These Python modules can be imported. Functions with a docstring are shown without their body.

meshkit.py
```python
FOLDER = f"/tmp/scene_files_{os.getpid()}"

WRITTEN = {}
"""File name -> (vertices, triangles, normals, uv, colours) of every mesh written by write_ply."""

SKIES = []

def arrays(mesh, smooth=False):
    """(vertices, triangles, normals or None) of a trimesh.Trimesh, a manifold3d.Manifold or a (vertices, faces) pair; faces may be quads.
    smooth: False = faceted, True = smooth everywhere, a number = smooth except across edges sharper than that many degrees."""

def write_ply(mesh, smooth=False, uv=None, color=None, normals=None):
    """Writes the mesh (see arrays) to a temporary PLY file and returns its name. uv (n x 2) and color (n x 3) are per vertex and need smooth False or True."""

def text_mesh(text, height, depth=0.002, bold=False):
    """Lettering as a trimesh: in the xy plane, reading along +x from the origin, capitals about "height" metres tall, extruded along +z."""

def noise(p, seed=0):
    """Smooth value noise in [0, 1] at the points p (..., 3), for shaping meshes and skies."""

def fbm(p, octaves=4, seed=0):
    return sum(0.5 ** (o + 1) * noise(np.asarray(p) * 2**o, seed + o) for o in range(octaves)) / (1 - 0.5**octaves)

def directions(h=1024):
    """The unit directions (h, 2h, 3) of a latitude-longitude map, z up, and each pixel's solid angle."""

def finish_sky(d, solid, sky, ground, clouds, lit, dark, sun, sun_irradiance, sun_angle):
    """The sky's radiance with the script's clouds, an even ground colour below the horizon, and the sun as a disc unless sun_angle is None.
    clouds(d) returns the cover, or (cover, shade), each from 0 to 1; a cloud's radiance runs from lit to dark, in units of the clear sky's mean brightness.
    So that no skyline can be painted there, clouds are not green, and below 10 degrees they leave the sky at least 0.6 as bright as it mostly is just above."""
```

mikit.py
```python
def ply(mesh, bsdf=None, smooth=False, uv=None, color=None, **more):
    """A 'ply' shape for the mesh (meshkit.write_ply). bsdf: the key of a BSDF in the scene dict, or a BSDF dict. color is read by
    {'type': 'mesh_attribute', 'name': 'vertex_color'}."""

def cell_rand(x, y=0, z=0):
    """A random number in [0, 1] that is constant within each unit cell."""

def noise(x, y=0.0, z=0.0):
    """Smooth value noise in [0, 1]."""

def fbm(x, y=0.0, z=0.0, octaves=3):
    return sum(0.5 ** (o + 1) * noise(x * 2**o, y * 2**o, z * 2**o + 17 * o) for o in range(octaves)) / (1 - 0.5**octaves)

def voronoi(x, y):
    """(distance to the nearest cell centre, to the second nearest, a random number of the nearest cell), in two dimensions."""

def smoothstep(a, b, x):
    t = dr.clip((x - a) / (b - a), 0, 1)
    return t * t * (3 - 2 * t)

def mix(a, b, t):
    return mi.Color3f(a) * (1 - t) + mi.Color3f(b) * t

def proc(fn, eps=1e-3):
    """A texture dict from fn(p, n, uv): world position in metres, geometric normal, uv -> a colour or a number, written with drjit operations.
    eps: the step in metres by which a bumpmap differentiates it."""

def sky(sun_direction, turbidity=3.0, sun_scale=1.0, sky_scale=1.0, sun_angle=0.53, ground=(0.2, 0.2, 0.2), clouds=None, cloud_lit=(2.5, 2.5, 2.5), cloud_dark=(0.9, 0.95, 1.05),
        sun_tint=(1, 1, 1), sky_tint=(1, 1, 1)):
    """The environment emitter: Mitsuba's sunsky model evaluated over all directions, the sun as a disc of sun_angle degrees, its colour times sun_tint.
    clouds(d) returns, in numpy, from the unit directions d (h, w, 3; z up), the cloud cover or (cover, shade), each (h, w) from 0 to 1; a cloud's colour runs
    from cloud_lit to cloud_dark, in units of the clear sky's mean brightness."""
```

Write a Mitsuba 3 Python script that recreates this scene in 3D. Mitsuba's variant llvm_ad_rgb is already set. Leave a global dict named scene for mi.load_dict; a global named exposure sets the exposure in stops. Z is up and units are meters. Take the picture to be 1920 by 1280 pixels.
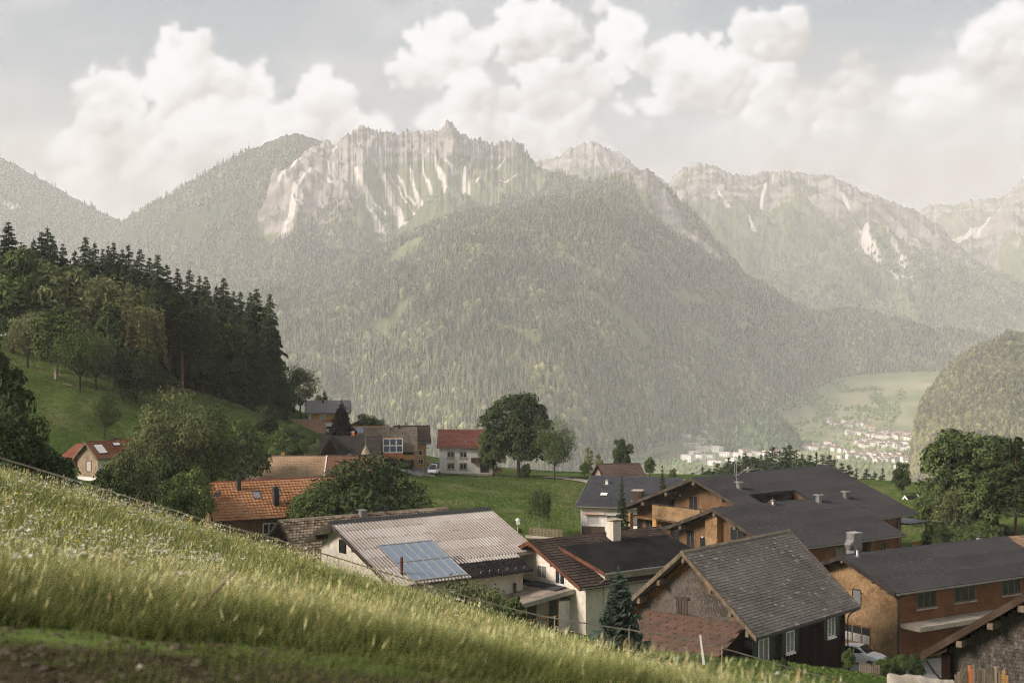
import math, random
import numpy as np, trimesh, mitsuba as mi, drjit as dr
import mikit, meshkit
from mikit import proc, noise, fbm, cell_rand, smoothstep, mix
from scipy.interpolate import RBFInterpolator
from scipy.spatial import cKDTree
from scipy.ndimage import gaussian_filter1d

# ------------------------------------------------------------------ camera, sky, exposure
F = 2667.0                                   # focal length in units of the 1920-wide picture (50 mm)
exposure = 2.58
scene, labels = {}, {}
scene['camera'] = {'type': 'thinlens', 'fov': 2 * math.degrees(math.atan(960 / F)), 'fov_axis': 'x',
                   'aperture_radius': 0.011, 'focus_distance': 130.0, 'near_clip': 0.5, 'far_clip': 40000.0,
                   'to_world': mi.ScalarTransform4f().look_at(origin=[0, 0, 0], target=[0, 1, 0], up=[0, 0, 1]),
                   'medium': {'type': 'ref', 'id': 'haze_air'}}
SUN = (-0.80, -0.34, 0.52)


def sstep(a, b, x):
    t = np.clip((x - a) / (b - a), 0, 1)
    return t * t * (3 - 2 * t)


def clouds(d):
    """Cumulus heaped over the mountains in front, thin veils above, broken cloud all round."""
    az = np.degrees(np.arctan2(d[..., 0], d[..., 1]))
    el = np.degrees(np.arcsin(d[..., 2]))
    q = np.stack([az, el * 1.15, np.zeros_like(az)], -1)
    n1 = meshkit.fbm(q * np.array([.16, .34, 1]), 6, 5) - .5
    n2 = meshkit.fbm(q * .9 + 5, 5, 9) - .5
    n3 = meshkit.fbm(q * 2.2 + 9, 4, 19) - .5
    r = np.random.default_rng(12)
    puff, round_ = 0, 0
    for size, wt in ((2.3, .50), (1.15, .30), (.58, .20)):               # round heads of three sizes
        gx, gy = np.meshgrid(np.arange(-60, 60, size), np.arange(-2, 40, size))
        C = np.stack([gx.ravel(), gy.ravel()], 1) + r.uniform(-.5, .5, (gx.size, 2)) * size
        P = np.stack([az + n2 * .9 + n3 * .25, el + n3 * .35], -1)
        dist, k = cKDTree(C).query(P.reshape(-1, 2))
        o = (P - C[k].reshape(P.shape)) / size
        puff = puff + wt * (1 - (dist.reshape(az.shape) / size) ** 2 * 2.2)
        round_ = round_ + wt * (-.55 * o[..., 0] + .95 * o[..., 1])
    wa, we = az + n1 * 1.8, el + n2 * .7
    heaps = ((-15.9, 7.6, 2.1, 2.6, 1.), (-12.9, 8.6, 2.2, 3.2, 1.), (-12.6, 10.6, 1.1, 1.5, 1.), (-10.6, 7.2, 2.6, 3.0, 1.), (-7.9, 8.6, 2.1, 2.0, 1.), (-5.6, 7.4, 1.9, 1.8, .9),
             (-2.0, 11.2, 2.3, 1.7, 1.), (1.5, 11.4, 2.0, 2.0, 1.), (2.4, 9.8, 2.2, 2.2, 1.), (4.6, 12.6, 1.0, 1.5, 1.), (.2, 8.7, 4.2, 1.7, .85), (6.9, 11.0, 1.5, 1.0, 1.), (9.8, 11.3, 2.0, 1.5, 1.), (8.9, 10.1, 3.0, 1.6, 1.),
             (12.9, 9.4, 2.2, 1.4, .55), (16.0, 9.4, 1.8, 1.4, .6), (19.6, 10.8, 2.6, 1.6, .55), (-26, 8, 4, 3, .9), (27, 9, 5, 3, .9))

    def field(x, y):
        out = np.full(x.shape, -2.0)
        for a, e, w, h, s in heaps:
            out = np.maximum(out, (1.0 - np.hypot((x - a) / w, (y - e) / h)) * s)
        return out
    f = field(wa, we) + (puff - .50) * .80
    sunward = field(wa - .8, we + 1.3)
    soft = (1 + 2. * sstep(10.5, 14, az)) * (1 + 2.5 * sstep(10.0, 7.2, el))
    heap = sstep(-.05 * soft, .07 * soft, f)
    # the lower bank that joins the heaps, and thin veils above
    bank = sstep(9.8, 6.2, el + n1 * 5.0 + (puff - .6) * -1.) * (.92 + .5 * n2)
    bank = np.maximum(bank, sstep(11.5, 8.6, el + n1 * 5) * sstep(4., 9., az) * (.85 + .6 * n2))
    veil = np.clip(n1 * 3.0 + .14, 0, .38)
    cover = np.clip(np.maximum(np.maximum(heap, bank), veil), 0, 1)
    top = meshkit.fbm(q * .42 + 3, 5, 15) - .5
    shade_heap = np.clip(.17 + .50 * sunward - round_ * 1.1 + top * 1.5 + n3 * .5 + .30 * sstep(10, 14, az), 0, 1)
    shade_bank = np.clip(.66 + top * .9 - round_ * .35, 0, 1)
    shade = shade_heap * heap + shade_bank * (1 - heap)
    rest = sstep(.46, .66, meshkit.fbm(np.stack([az * .06, el * .12, az * 0], -1), 6, 21)) * .85
    k = sstep(42, 30, np.abs(az)) * sstep(30, 19, el)
    return cover * k + rest * (1 - k), shade * k + (.45 + top) * (1 - k)


scene['sky'] = mikit.sky(SUN, turbidity=4.0, sun_scale=0.92, sky_scale=0.56, sun_angle=18.0, ground=(.16, .17, .13), clouds=clouds,
                         cloud_lit=(3.6, 3.65, 3.82), cloud_dark=(1.62, 1.56, 1.53), sun_tint=(.96, 1.07, 1.49), sky_tint=(1.12, 1.01, .91))
scene['haze_air'] = {'type': 'homogeneous', 'albedo': {'type': 'rgb', 'value': [.97, .97, .965]}, 'sigma_t': 1.25e-4}
haze_w, haze_top, haze_bottom = 12500.0, 1330.0, -420.0
scene['haze'] = {'type': 'cube', 'to_world': mi.ScalarTransform4f().translate([0, 0, (haze_top + haze_bottom) / 2]).scale([haze_w, haze_w, (haze_top - haze_bottom) / 2]),
                 'bsdf': {'type': 'null'}, 'interior': {'type': 'ref', 'id': 'haze_air'}}
labels['haze'] = {'kind': 'stuff', 'label': 'pale summer haze filling the valley air', 'category': 'haze'}


# ------------------------------------------------------------------ helpers
def at(px, py, d):
    """The point at distance d (along the view axis) that stands at (px, py) of the 1920 x 1280 photograph."""
    return np.array([(px - 960) / F * d, d, (640 - py) / F * d])


def rgb(c):
    return {'type': 'rgb', 'value': [float(x) for x in c]}


def twosided(b):
    return {'type': 'twosided', 'b': b}


def matte(name, col):
    scene[name] = twosided({'type': 'diffuse', 'reflectance': rgb(col) if not isinstance(col, dict) else col})


def rough(name, col, r=.6, spec=.3, metallic=0.):
    scene[name] = twosided({'type': 'principled', 'base_color': rgb(col) if not isinstance(col, dict) else col, 'roughness': r, 'specular': spec, 'metallic': metallic})


VC = {'type': 'mesh_attribute', 'name': 'vertex_color'}
matte('painted', VC)                           # colour per vertex (stone, soil and leaf colours)
used = {}


def key_for(name):
    """A free key: the name, else the name with the next three-digit number."""
    used[name] = used.get(name, -1) + 1
    return name if used[name] == 0 else f'{name}_{used[name]:03d}'


def put(name, mesh, bsdf, parent=None, smooth=False, color=None, label=None, category=None, group=None, kind=None, to_world=None):
    key = key_for(name if parent is None else f'{parent}__{name}')
    if isinstance(mesh, dict):
        d = dict(mesh)
        if bsdf:
            d['bsdf'] = {'type': 'ref', 'id': bsdf}
    else:
        d = mikit.ply(mesh, bsdf, smooth=smooth, color=color)
    if to_world is not None:
        d['to_world'] = to_world
    scene[key] = d
    tag(key, label, category, group, kind)
    return key


def tag(key, label=None, category=None, group=None, kind=None):
    e = {k: v for k, v in (('label', label), ('category', category), ('group', group), ('kind', kind)) if v}
    if e:
        labels[key] = e


def thing(name, label, category, group=None):
    key = key_for(name)
    tag(key, label, category, group)
    return key


def grid_faces(nu, nv):
    """Quads of a grid with nu columns and nv rows, index = row * nu + column."""
    a = (np.arange(nv - 1)[:, None] * nu + np.arange(nu - 1)[None]).ravel()
    return np.vstack([np.stack([a, a + 1, a + nu + 1], 1), np.stack([a, a + nu + 1, a + nu], 1)])


def lerp3(a, b, t):
    return np.asarray(a) * (1 - t[..., None]) + np.asarray(b) * t[..., None]


# ------------------------------------------------------------------ ground: one sheet from the camera's feet to the foot of the mountains
CTRL = np.array([(0, 0, -1.65), (-4, 2, -1.2), (4, 2, -2.2), (-2.7, 7.5, -1.55), (-.45, 7.5, -1.77), (2, 8, -2.35), (-8, 9, -1.1), (8, 8, -3.5),
                 (-9.4, 26, -2.65), (-14, 26, -1.4), (-3.6, 30, -5.0), (4.3, 34, -8.25), (9.4, 36, -10.0), (14, 38, -11.5), (-1.8, 15, -3.15), (-5, 14, -2.25), (2.04, 16, -4.55), (4.4, 16, -5.25),
                 (-17, 45, -6.2), (-22, 40, -3.4), (-8, 48, -9.5), (0, 50, -12.2), (12, 50, -13.8), (-28, 80, -14), (0, 80, -19), (16, 80, -19.2), (-45, 90, -12), (-12, 90, -17.6),
                 (18.4, 66, -16.2), (26, 64, -15.9), (11, 97, -21), (4, 106, -23.4), (2, 114, -24.8), (-6, 115, -24.0), (13, 113, -24.8), (-14, 112, -22.2), (22, 108, -24.4), (28, 112, -25.2), (31, 114, -25.2), (36, 106, -25.4), (45, 120, -25.6),
                 (35, 150, -26), (0, 150, -24.6), (-20, 145, -22.6), (0, 165, -24.8), (-36, 165, -22.6), (-36, 205, -24), (9, 195, -26.4), (60, 165, -26.8), (50, 200, -26.6),
                 *[at(*p) for p in ((870, 888, 275), (960, 892, 270), (1075, 906, 252), (1000, 980, 200), (900, 930, 225), (1640, 902, 262), (1700, 930, 240), (1690, 905, 258), (150, 905, 190), (100, 700, 230), (40, 680, 240), (20, 648, 252), (140, 690, 244), (235, 714, 246), (300, 731, 250),
                                    (200, 740, 225), (120, 800, 205), (300, 860, 190), (350, 730, 250), (450, 750, 268), (560, 772, 288), (605, 803, 288), (690, 868, 236), (330, 905, 180), (780, 889, 255), (0, 640, 290), (840, 880, 290), (800, 868, 300))],
                 (-140, 250, 12), (-160, 320, 24), (-100, 335, 7), (-62, 340, -8), (150, 100, -29), (150, 250, -34), (100, 320, -34), (-150, 100, 8), (0, -50, 4), (-60, -20, 8), (60, -20, -8), (-80, 50, 0), (100, 40, -20),
                 (-60, 130, -12), (-40, 120, -14.5), (30, 300, -28), (0, 310, -28), (-40, 320, -18)])
_rbf = RBFInterpolator(CTRL[:, :2], CTRL[:, 2], kernel='thin_plate_spline', smoothing=0.02)
_fan_r = [0, 1400, 2200, 3000, 3900, 4600, 5300, 9000, 14000]
_fan_z = [-285, -285, -275, -259, -232, -112, -60, -40, -40]


def ground_z(x, y):
    x, y = np.asarray(x, float), np.asarray(y, float)
    r = np.hypot(x, y)
    s = np.minimum(1, 315 / np.maximum(r, 1e-6))
    z = _rbf(np.stack([(x * s).ravel(), (y * s).ravel()], 1)).reshape(x.shape)
    drop = np.maximum(z - np.maximum(r - 315, 0) * .36, np.interp(r, _fan_r, _fan_z) + 10 * (meshkit.fbm(np.stack([x / 600, y / 600, x * 0], -1), 3, 4) - .5) * (r > 1200))
    return np.where(r > 315, drop, z)


def build_ground():
    phis = np.radians(np.concatenate([np.arange(-180, -36, 6.), np.arange(-36, 36, .25), np.arange(36, 180.1, 6.)]))
    rs = np.concatenate([[0.3], np.geomspace(1.5, 60, 110), np.geomspace(61, 330, 150)[0:], np.geomspace(335, 12000, 150)])
    R, PH = np.meshgrid(rs, phis, indexing='ij')
    x, y = R * np.sin(PH), R * np.cos(PH)
    z = ground_z(x, y)
    z = z + .05 * (meshkit.fbm(np.stack([x * 1.3, y * 1.3, x * 0], -1), 3, 9) - .5) * np.clip(R / 6, 0, 1) * (R < 330)
    put('ground', trimesh.Trimesh(np.stack([x, y, z], -1).reshape(-1, 3), grid_faces(len(phis), len(rs)), process=False), 'ground_skin', smooth=True,
        label='sloping grassy ground of the hillside, the village terrace and the valley', category='ground', kind='structure')


def ground_colour(p, n, uv):
    r = dr.sqrt(p.x * p.x + p.y * p.y)
    big, mid, fine = fbm(p.x * .045, p.y * .045, 0, 4), fbm(p.x * .35, p.y * .35, 3, 4), fbm(p.x * 2.6, p.y * 2.6, 5, 3)
    c = mix((.048, .080, .018), (.092, .126, .034), smoothstep(.32, .68, big * .55 + mid * .45))
    c = mix(c, mi.Color3f(.17, .165, .07), smoothstep(.56, .75, fbm(p.x * .11, p.y * .16, 9, 4)) * .55)
    c = c * (.50 + 1.0 * fine) * (.80 + .4 * fbm(p.x * .9, p.y * .9, 8, 3))
    # bare trodden soil in front of the tall grass
    edge = p.y - (7.75 + .05 * p.x) + (mid - .5) * 1.3 + (fbm(p.x * .8, p.y * .5, 6, 2) - .5) * 1.2 + (fine - .5) * .8
    soil = mix((.040, .032, .020), (.082, .066, .042), fine)
    soil = mix(soil, mi.Color3f(.050, .058, .022), smoothstep(.42, .75, fbm(p.x * 2.3, p.y * 4.0, 2, 5)) * .8)
    c = mix(soil, c, smoothstep(-.2, .35, edge))
    far = smoothstep(1500, 2200, r)
    fields = mix((.21, .25, .12), (.38, .375, .21), smoothstep(.40, .6, fbm(p.x * .0035, p.y * .0035, 1, 3)))
    return mix(c, fields, far)


matte('ground_skin', proc(ground_colour))
build_ground()
# ------------------------------------------------------------------ mountains
def polyline(pts, px):
    pts = np.array(pts, float)
    return [np.interp(px, pts[:, 0], pts[:, k]) for k in range(1, pts.shape[1])]


ROCK_A, ROCK_B, SCREE = np.array([.33, .30, .265]), np.array([.13, .122, .108]), np.array([.56, .52, .46])
TURF, TURF_B, WOOD = np.array([.105, .125, .055]), np.array([.15, .16, .075]), np.array([.040, .055, .026])
SURF = {}


def mountain(name, label, ridge, base, n_px, n_t, amp, rib, prof, paint, back=500, jag=0., crag=None):
    """A mountain side from its foot up to its crest and over the back. ridge, base: (azimuth as photo column, row, distance) along it."""
    px = np.linspace(ridge[0][0], ridge[-1][0], n_px)
    ry, rd = polyline(ridge, px)
    by, bd = (gaussian_filter1d(a, n_px * .045, mode='nearest') for a in polyline(base, px))
    rd = gaussian_filter1d(rd, n_px * .02, mode='nearest')
    tan = (px - 960) / F
    zr, zb = (640 - ry) / F * rd, (640 - by) / F * bd
    cliff = sstep(.5, .9, crag(px, 0 * px + 1, ry)) if crag else 0
    zr = zr + (jag * .4 + 20 * cliff) * (1 - np.abs(2 * meshkit.fbm(np.stack([px * .19, px * 0 + 5, px * 0], -1), 3, 18) - 1) - .6) + jag * (meshkit.fbm(np.stack([px * .16, px * 0, px * 0], -1), 4, 8) - .5)
    t = np.concatenate([np.linspace(0, 1, n_t), 1 + np.linspace(.02, 1, 8)])
    T_, PX = np.meshgrid(t, px, indexing='ij')
    tt = np.clip(T_, 0, 1)
    y = bd + (rd - bd) * tt + np.maximum(T_ - 1, 0) * back
    h = prof(tt)
    z = zb + (zr - zb) * h - np.maximum(T_ - 1, 0) * back * .7
    x = tan * y
    row = 640 - F * z / y
    win = np.sin(np.pi * np.clip(tt, 0, 1) ** 1.15) ** .7 * (T_ <= 1)
    q = np.stack([x, y, x * 0], -1)
    a1 = 1 - np.abs(2 * meshkit.fbm(q / (rib * 2.2), 4, 2) - 1)
    warp = (meshkit.fbm(q / (rib * 1.6), 3, 12) - .5) * rib * 1.3
    qq = np.stack([(x + warp) / rib, (y + .6 * warp + .35 * x) / (rib * (2.4 if crag else 3.6)), x * 0], -1)
    a2 = 1 - np.abs(2 * meshkit.fbm(qq, 4, 6) - 1)
    a3 = meshkit.fbm(q / (rib * .22), 4, 14) - .5
    z = z + win * amp * (.75 * (a1 - .55) + .75 * (a2 - .6)) + a3 * amp * .22 * np.where(T_ <= 1, .25 + .75 * win, 0)
    if crag:
        cr = np.clip(crag(PX, tt, row), 0, 1) * (T_ <= 1) * (.3 + .7 * np.clip((1 - tt) * 14, 0, 1))
        for rb_, am, sd in ((150., 66., 51), (62., 27., 52), (27., 11., 53)):
            w2 = (meshkit.fbm(q / (rb_ * 1.9), 3, sd + 20) - .5) * rb_ * 1.6
            q2 = np.stack([(x + w2) / rb_, (y + .6 * x - w2) / (rb_ * 1.25), z / (rb_ * 1.7)], -1)
            z = z + cr * am * ((1 - np.abs(2 * meshkit.fbm(q2, 3, sd) - 1)) ** 1.5 - .45)
    V = np.stack([x, y, z], -1)
    faces = grid_faces(len(px), len(t))
    m = trimesh.Trimesh(V.reshape(-1, 3), faces, process=False)
    n = np.array(m.vertex_normals).reshape(V.shape)
    n = n * np.sign(n[..., 2:3] + 1e-9)
    col = paint(PX, tt, V, n, a2, row)
    key = put(name, m, 'painted', smooth=True, color=np.clip(col, 0, 1).reshape(-1, 3), label=label, category='mountain', kind='structure')
    SURF[key] = (V, n, T_, row, PX)


def rocky(V, n, px, tt, where, lines=(), wood=None, row=None):
    """Rock where it is steep and inside `where` (0..1), scree down the given gully lines, turf and wood elsewhere."""
    q = V / 130.
    f = meshkit.fbm(q, 5, 31)
    strata = meshkit.fbm(np.stack([V[..., 0] / 60, V[..., 1] / 300, V[..., 2] / 26], -1), 4, 33)
    rock = lerp3(ROCK_B, ROCK_A, sstep(.30, .66, .5 * f + .5 * strata))
    green = lerp3(TURF, TURF_B, sstep(.3, .7, meshkit.fbm(V / 420., 4, 35)))
    steep = sstep(.80, .50, n[..., 2])
    w = sstep(.42, .60, where * .85 + (steep - .5) * .35 * (where > .05) + (f - .5) * .8 + (strata - .5) * .5)
    c = lerp3(green, rock, w)
    if wood is not None:
        ww = sstep(.4, .6, wood + (f - .5) * .6)
        c = lerp3(c, WOOD * (.8 + .5 * strata[..., None]), ww)
    for pts, wd in lines:                                       # gullies full of scree, widening downwards
        pts = np.array(pts, float)
        cx = np.interp(row, pts[:, 1], pts[:, 0])
        t = (row - pts[0, 1]) / (pts[-1, 1] - pts[0, 1])
        wid = wd * 1.25 * (.40 + .75 * np.clip(t, 0, 1)) * (.55 + .9 * f)
        edge = np.abs(px - cx + (f - .5) * 9) / np.maximum(wid, .5) + (strata - .5) * 1.3
        c = lerp3(c, SCREE * (.78 + .44 * strata[..., None]), sstep(1.2, .6, edge) * sstep(-.03, .05, t) * sstep(1.06, .97, t + (strata - .5) * .3))
    return c


# the rocky ridge in the middle
def ridge_rock(px, tt, row):
    """1 on the bare limestone: the crest wall and the big broken face at its left end."""
    foot = np.interp(px, [640, 700, 760, 800, 850, 900, 950, 985, 1005, 1020], [335, 328, 322, 330, 326, 322, 318, 308, 304, 300])
    wall = sstep(7, -7, row - foot) * sstep(630, 655, px + (row - 265) * .35) * sstep(1030, 1000, px)
    edge = np.interp(px, [470, 490, 505, 525, 560, 600, 635, 660, 690], [440, 425, 395, 358, 325, 304, 288, 268, 240])
    low = np.interp(px, [480, 520, 545, 590, 625, 660, 690], [440, 462, 470, 452, 486, 420, 345])
    face = sstep(-8, 8, row - edge) * sstep(10, -10, row - low) * sstep(470, 492, px) * sstep(700, 668, px)
    return np.maximum(wall, face)


def paint_ridge(px, tt, V, n, a2, row):
    where = ridge_rock(px, tt, row) * (.72 + .40 * a2)
    edge = np.interp(px, [470, 490, 505, 525, 560, 600, 635, 660, 690], [440, 425, 395, 358, 325, 304, 288, 268, 240])
    spur = np.interp(px, [560, 600, 640, 690, 760, 1000, 1300], [470, 440, 452, 480, 520, 400, 420])
    wood = np.maximum(sstep(4, -10, row - edge) * sstep(660, 640, px), sstep(-8, 12, row - spur)) * (1 - ridge_rock(px, tt, row))
    wood = np.maximum(wood, sstep(500, 470, px))
    wood = np.maximum(wood, sstep(1010, 1040, px) * sstep(325, 345, row))
    L = lambda *p: [(480 + x / 3, 220 + y / 3) for x, y in p]
    lines = [(L((545, 340), (575, 420), (630, 480), (660, 590), (690, 650), (715, 710)), 6), (L((690, 280), (720, 370), (760, 440), (800, 530), (830, 600), (850, 640)), 7), (L((755, 340), (830, 440), (890, 540)), 3), (L((800, 340), (850, 420), (890, 480)), 2.5),
             (L((870, 330), (900, 430), (925, 520), (915, 610)), 5), (L((930, 310), (970, 420), (985, 500)), 2.5), (L((1000, 300), (1030, 380), (1060, 460), (1090, 510)), 5.5), (L((1060, 320), (1100, 380), (1120, 420)), 4), (L((1215, 310), (1180, 400), (1178, 480), (1185, 550)), 6),
             (L((1275, 350), (1270, 440), (1240, 500)), 2.5), (L((1400, 290), (1340, 380)), 2.5), (L((1480, 410), (1385, 470)), 4), (L((250, 330), (180, 450), (150, 560)), 7), (L((450, 250), (430, 400), (400, 520)), 6), (L((640, 480), (700, 520), (735, 560)), 4), (L((560, 600), (420, 650), (300, 640)), 6), (L((330, 420), (250, 540), (170, 720)), 6), (L((1000, 240), (985, 300)), 5)]
    return rocky(V, n, px, tt, where, lines, wood, row)


mountain('mountain', 'long jagged limestone ridge with pale scree gullies running down its face',
         [(130, 480, 6400), (235, 416, 6300), (300, 379, 6200), (400, 318, 6100), (470, 280, 6000), (530, 255, 6000), (560, 250, 6000), (590, 262, 6000), (625, 272, 6000), (640, 262, 6000), (665, 250, 6000), (680, 243, 6000),
          (700, 252, 6000), (722, 252, 6000), (745, 263, 6000), (760, 250, 6000), (790, 256, 6000), (810, 249, 6000), (832, 250, 6000), (838, 240, 6000), (848, 242, 6000), (858, 263, 6000), (880, 275, 6000), (905, 269, 6000), (932, 279, 6000), (962, 269, 6000),
          (976, 281, 6000), (992, 293, 6000), (1005, 312, 5900), (1060, 332, 5800), (1110, 352, 5600), (1180, 390, 5500), (1300, 470, 5400)],
         [(130, 760, 4300), (500, 740, 4200), (800, 640, 4500), (1000, 560, 4700), (1300, 560, 4800)], 1000, 230, 210, 210,
         lambda t: np.where(t < .7, t / .7 * .58, .58 + .42 * ((t - .7) / .3) ** .9), paint_ridge, jag=16, crag=ridge_rock)

# dark wooded mountain at the left edge
mountain('mountain', 'dark wooded mountain flank falling from the left edge of the view',
         [(-260, 150, 7200), (-60, 268, 7200), (0, 295, 7200), (60, 326, 7200), (120, 360, 7200), (180, 394, 7100), (235, 420, 7000), (300, 462, 7000), (420, 540, 6900)],
         [(-260, 800, 5000), (420, 700, 5600)], 300, 110, 160, 300, lambda t: t ** 1.05,
         lambda px, tt, V, n, a2, row: rocky(V, n, px, tt, sstep(.93, 1.0, tt) * .3 + .32 * sstep(60, 20, px) * sstep(.75, .6, tt), [([(0, 388), (30, 418)], 7)], np.full(tt.shape, .9), row), jag=14)

# far peak behind the ridge
mountain('mountain', 'distant grey rock peak showing behind the end of the limestone ridge',
         [(900, 330, 8200), (985, 306, 8200), (1050, 296, 8200), (1064, 286, 8200), (1085, 281, 8200), (1098, 271, 8200), (1112, 267, 8200), (1128, 276, 8200), (1142, 284, 8200), (1160, 294, 8200), (1172, 300, 8200), (1188, 317, 8200), (1240, 345, 8200), (1340, 420, 8200)],
         [(900, 480, 7000), (1340, 520, 7000)], 360, 90, 170, 170, lambda t: t ** 1.1,
         lambda px, tt, V, n, a2, row: rocky(V, n, px, tt, sstep(.62, .8, tt - .12 * sstep(1060, 1010, px) + .03) * (.5 + .7 * a2)), jag=14, crag=lambda px, tt, row: .8 * sstep(1040, 1070, px))

# stepped rock knob right of the wooded hill
mountain('mountain', 'slanting bedded rock knob rising behind the wooded hill',
         [(1080, 370, 5000), (1110, 348, 5000), (1140, 338, 5000), (1165, 326, 5000), (1190, 319, 5000), (1214, 316, 5000), (1226, 326, 5000), (1240, 345, 5000), (1290, 388, 5000), (1340, 452, 5000), (1400, 522, 5000), (1470, 580, 5000)],
         [(1080, 540, 4500), (1300, 600, 4500), (1470, 640, 4500)], 330, 100, 120, 130, lambda t: t ** .95,
         lambda px, tt, V, n, a2, row: rocky(V, n, px, tt, sstep(-60, -20, px - 1180 - (1 - tt) * 260) * sstep(70, 20, px - 1180 - (1 - tt) * 260) * (.55 + .6 * a2) * sstep(.1, .3, tt), (), sstep(-10, 40, px - 1225 - (1 - tt) * 260) + .2), jag=8, crag=lambda px, tt, row: .5 * sstep(90, 40, np.abs(px - 1180 - (1 - tt) * 260)))


def paint_far(px, tt, V, n, a2, row):
    foot = np.interp(px, [1240, 1300, 1380, 1440, 1520, 1600, 1680, 1760, 1900], [420, 470, 455, 450, 455, 475, 500, 520, 560])
    where = sstep(25, -25, row - foot + 60 * (a2 - .5)) * (.52 + .5 * a2)
    where = np.maximum(where, .66 * sstep(1640, 1700, px) * sstep(440, 470, row) * sstep(575, 540, row) * (.5 + .7 * a2))
    L = lambda *p: [(1100 + x / 1.97, 250 + y / 1.97) for x, y in p]
    lines = [(L((850, 370), (950, 450), (1065, 535)), 9), (L((1060, 360), (1090, 420), (1130, 490), (1168, 575)), 5), (L((1000, 400), (1035, 470), (1075, 540)), 8), (L((1062, 530), (1150, 600), (1210, 640)), 3), (L((480, 260), (500, 330), (520, 400)), 4), (L((600, 420), (620, 480)), 3), (L((930, 250), (980, 330), (1020, 400)), 4), (L((690, 200), (640, 330)), 3)]
    return rocky(V, n, px, tt, where, lines, sstep(470, 545, row) * (1 - sstep(.3, .6, where)) * .45, row)


mountain('mountain', 'broad hazy rock range with scree fans beyond the valley mouth',
         [(1120, 420, 7600), (1200, 372, 7600), (1250, 347, 7600), (1262, 334, 7600), (1278, 319, 7600), (1310, 310, 7600), (1335, 313, 7600), (1352, 321, 7600), (1372, 331, 7600), (1402, 335, 7600), (1440, 329, 7700), (1476, 323, 7700), (1512, 331, 7700),
          (1545, 336, 7700), (1590, 350, 7700), (1640, 372, 7700), (1690, 394, 7700), (1760, 436, 7600), (1860, 520, 7500), (1990, 600, 7400)],
         [(1120, 660, 5600), (1400, 690, 5600), (1700, 700, 5600), (1990, 700, 5600)], 640, 170, 250, 230, lambda t: t ** 1.0, paint_far, jag=18, crag=lambda px, tt, row: .6 * sstep(520, 440, row))

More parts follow.
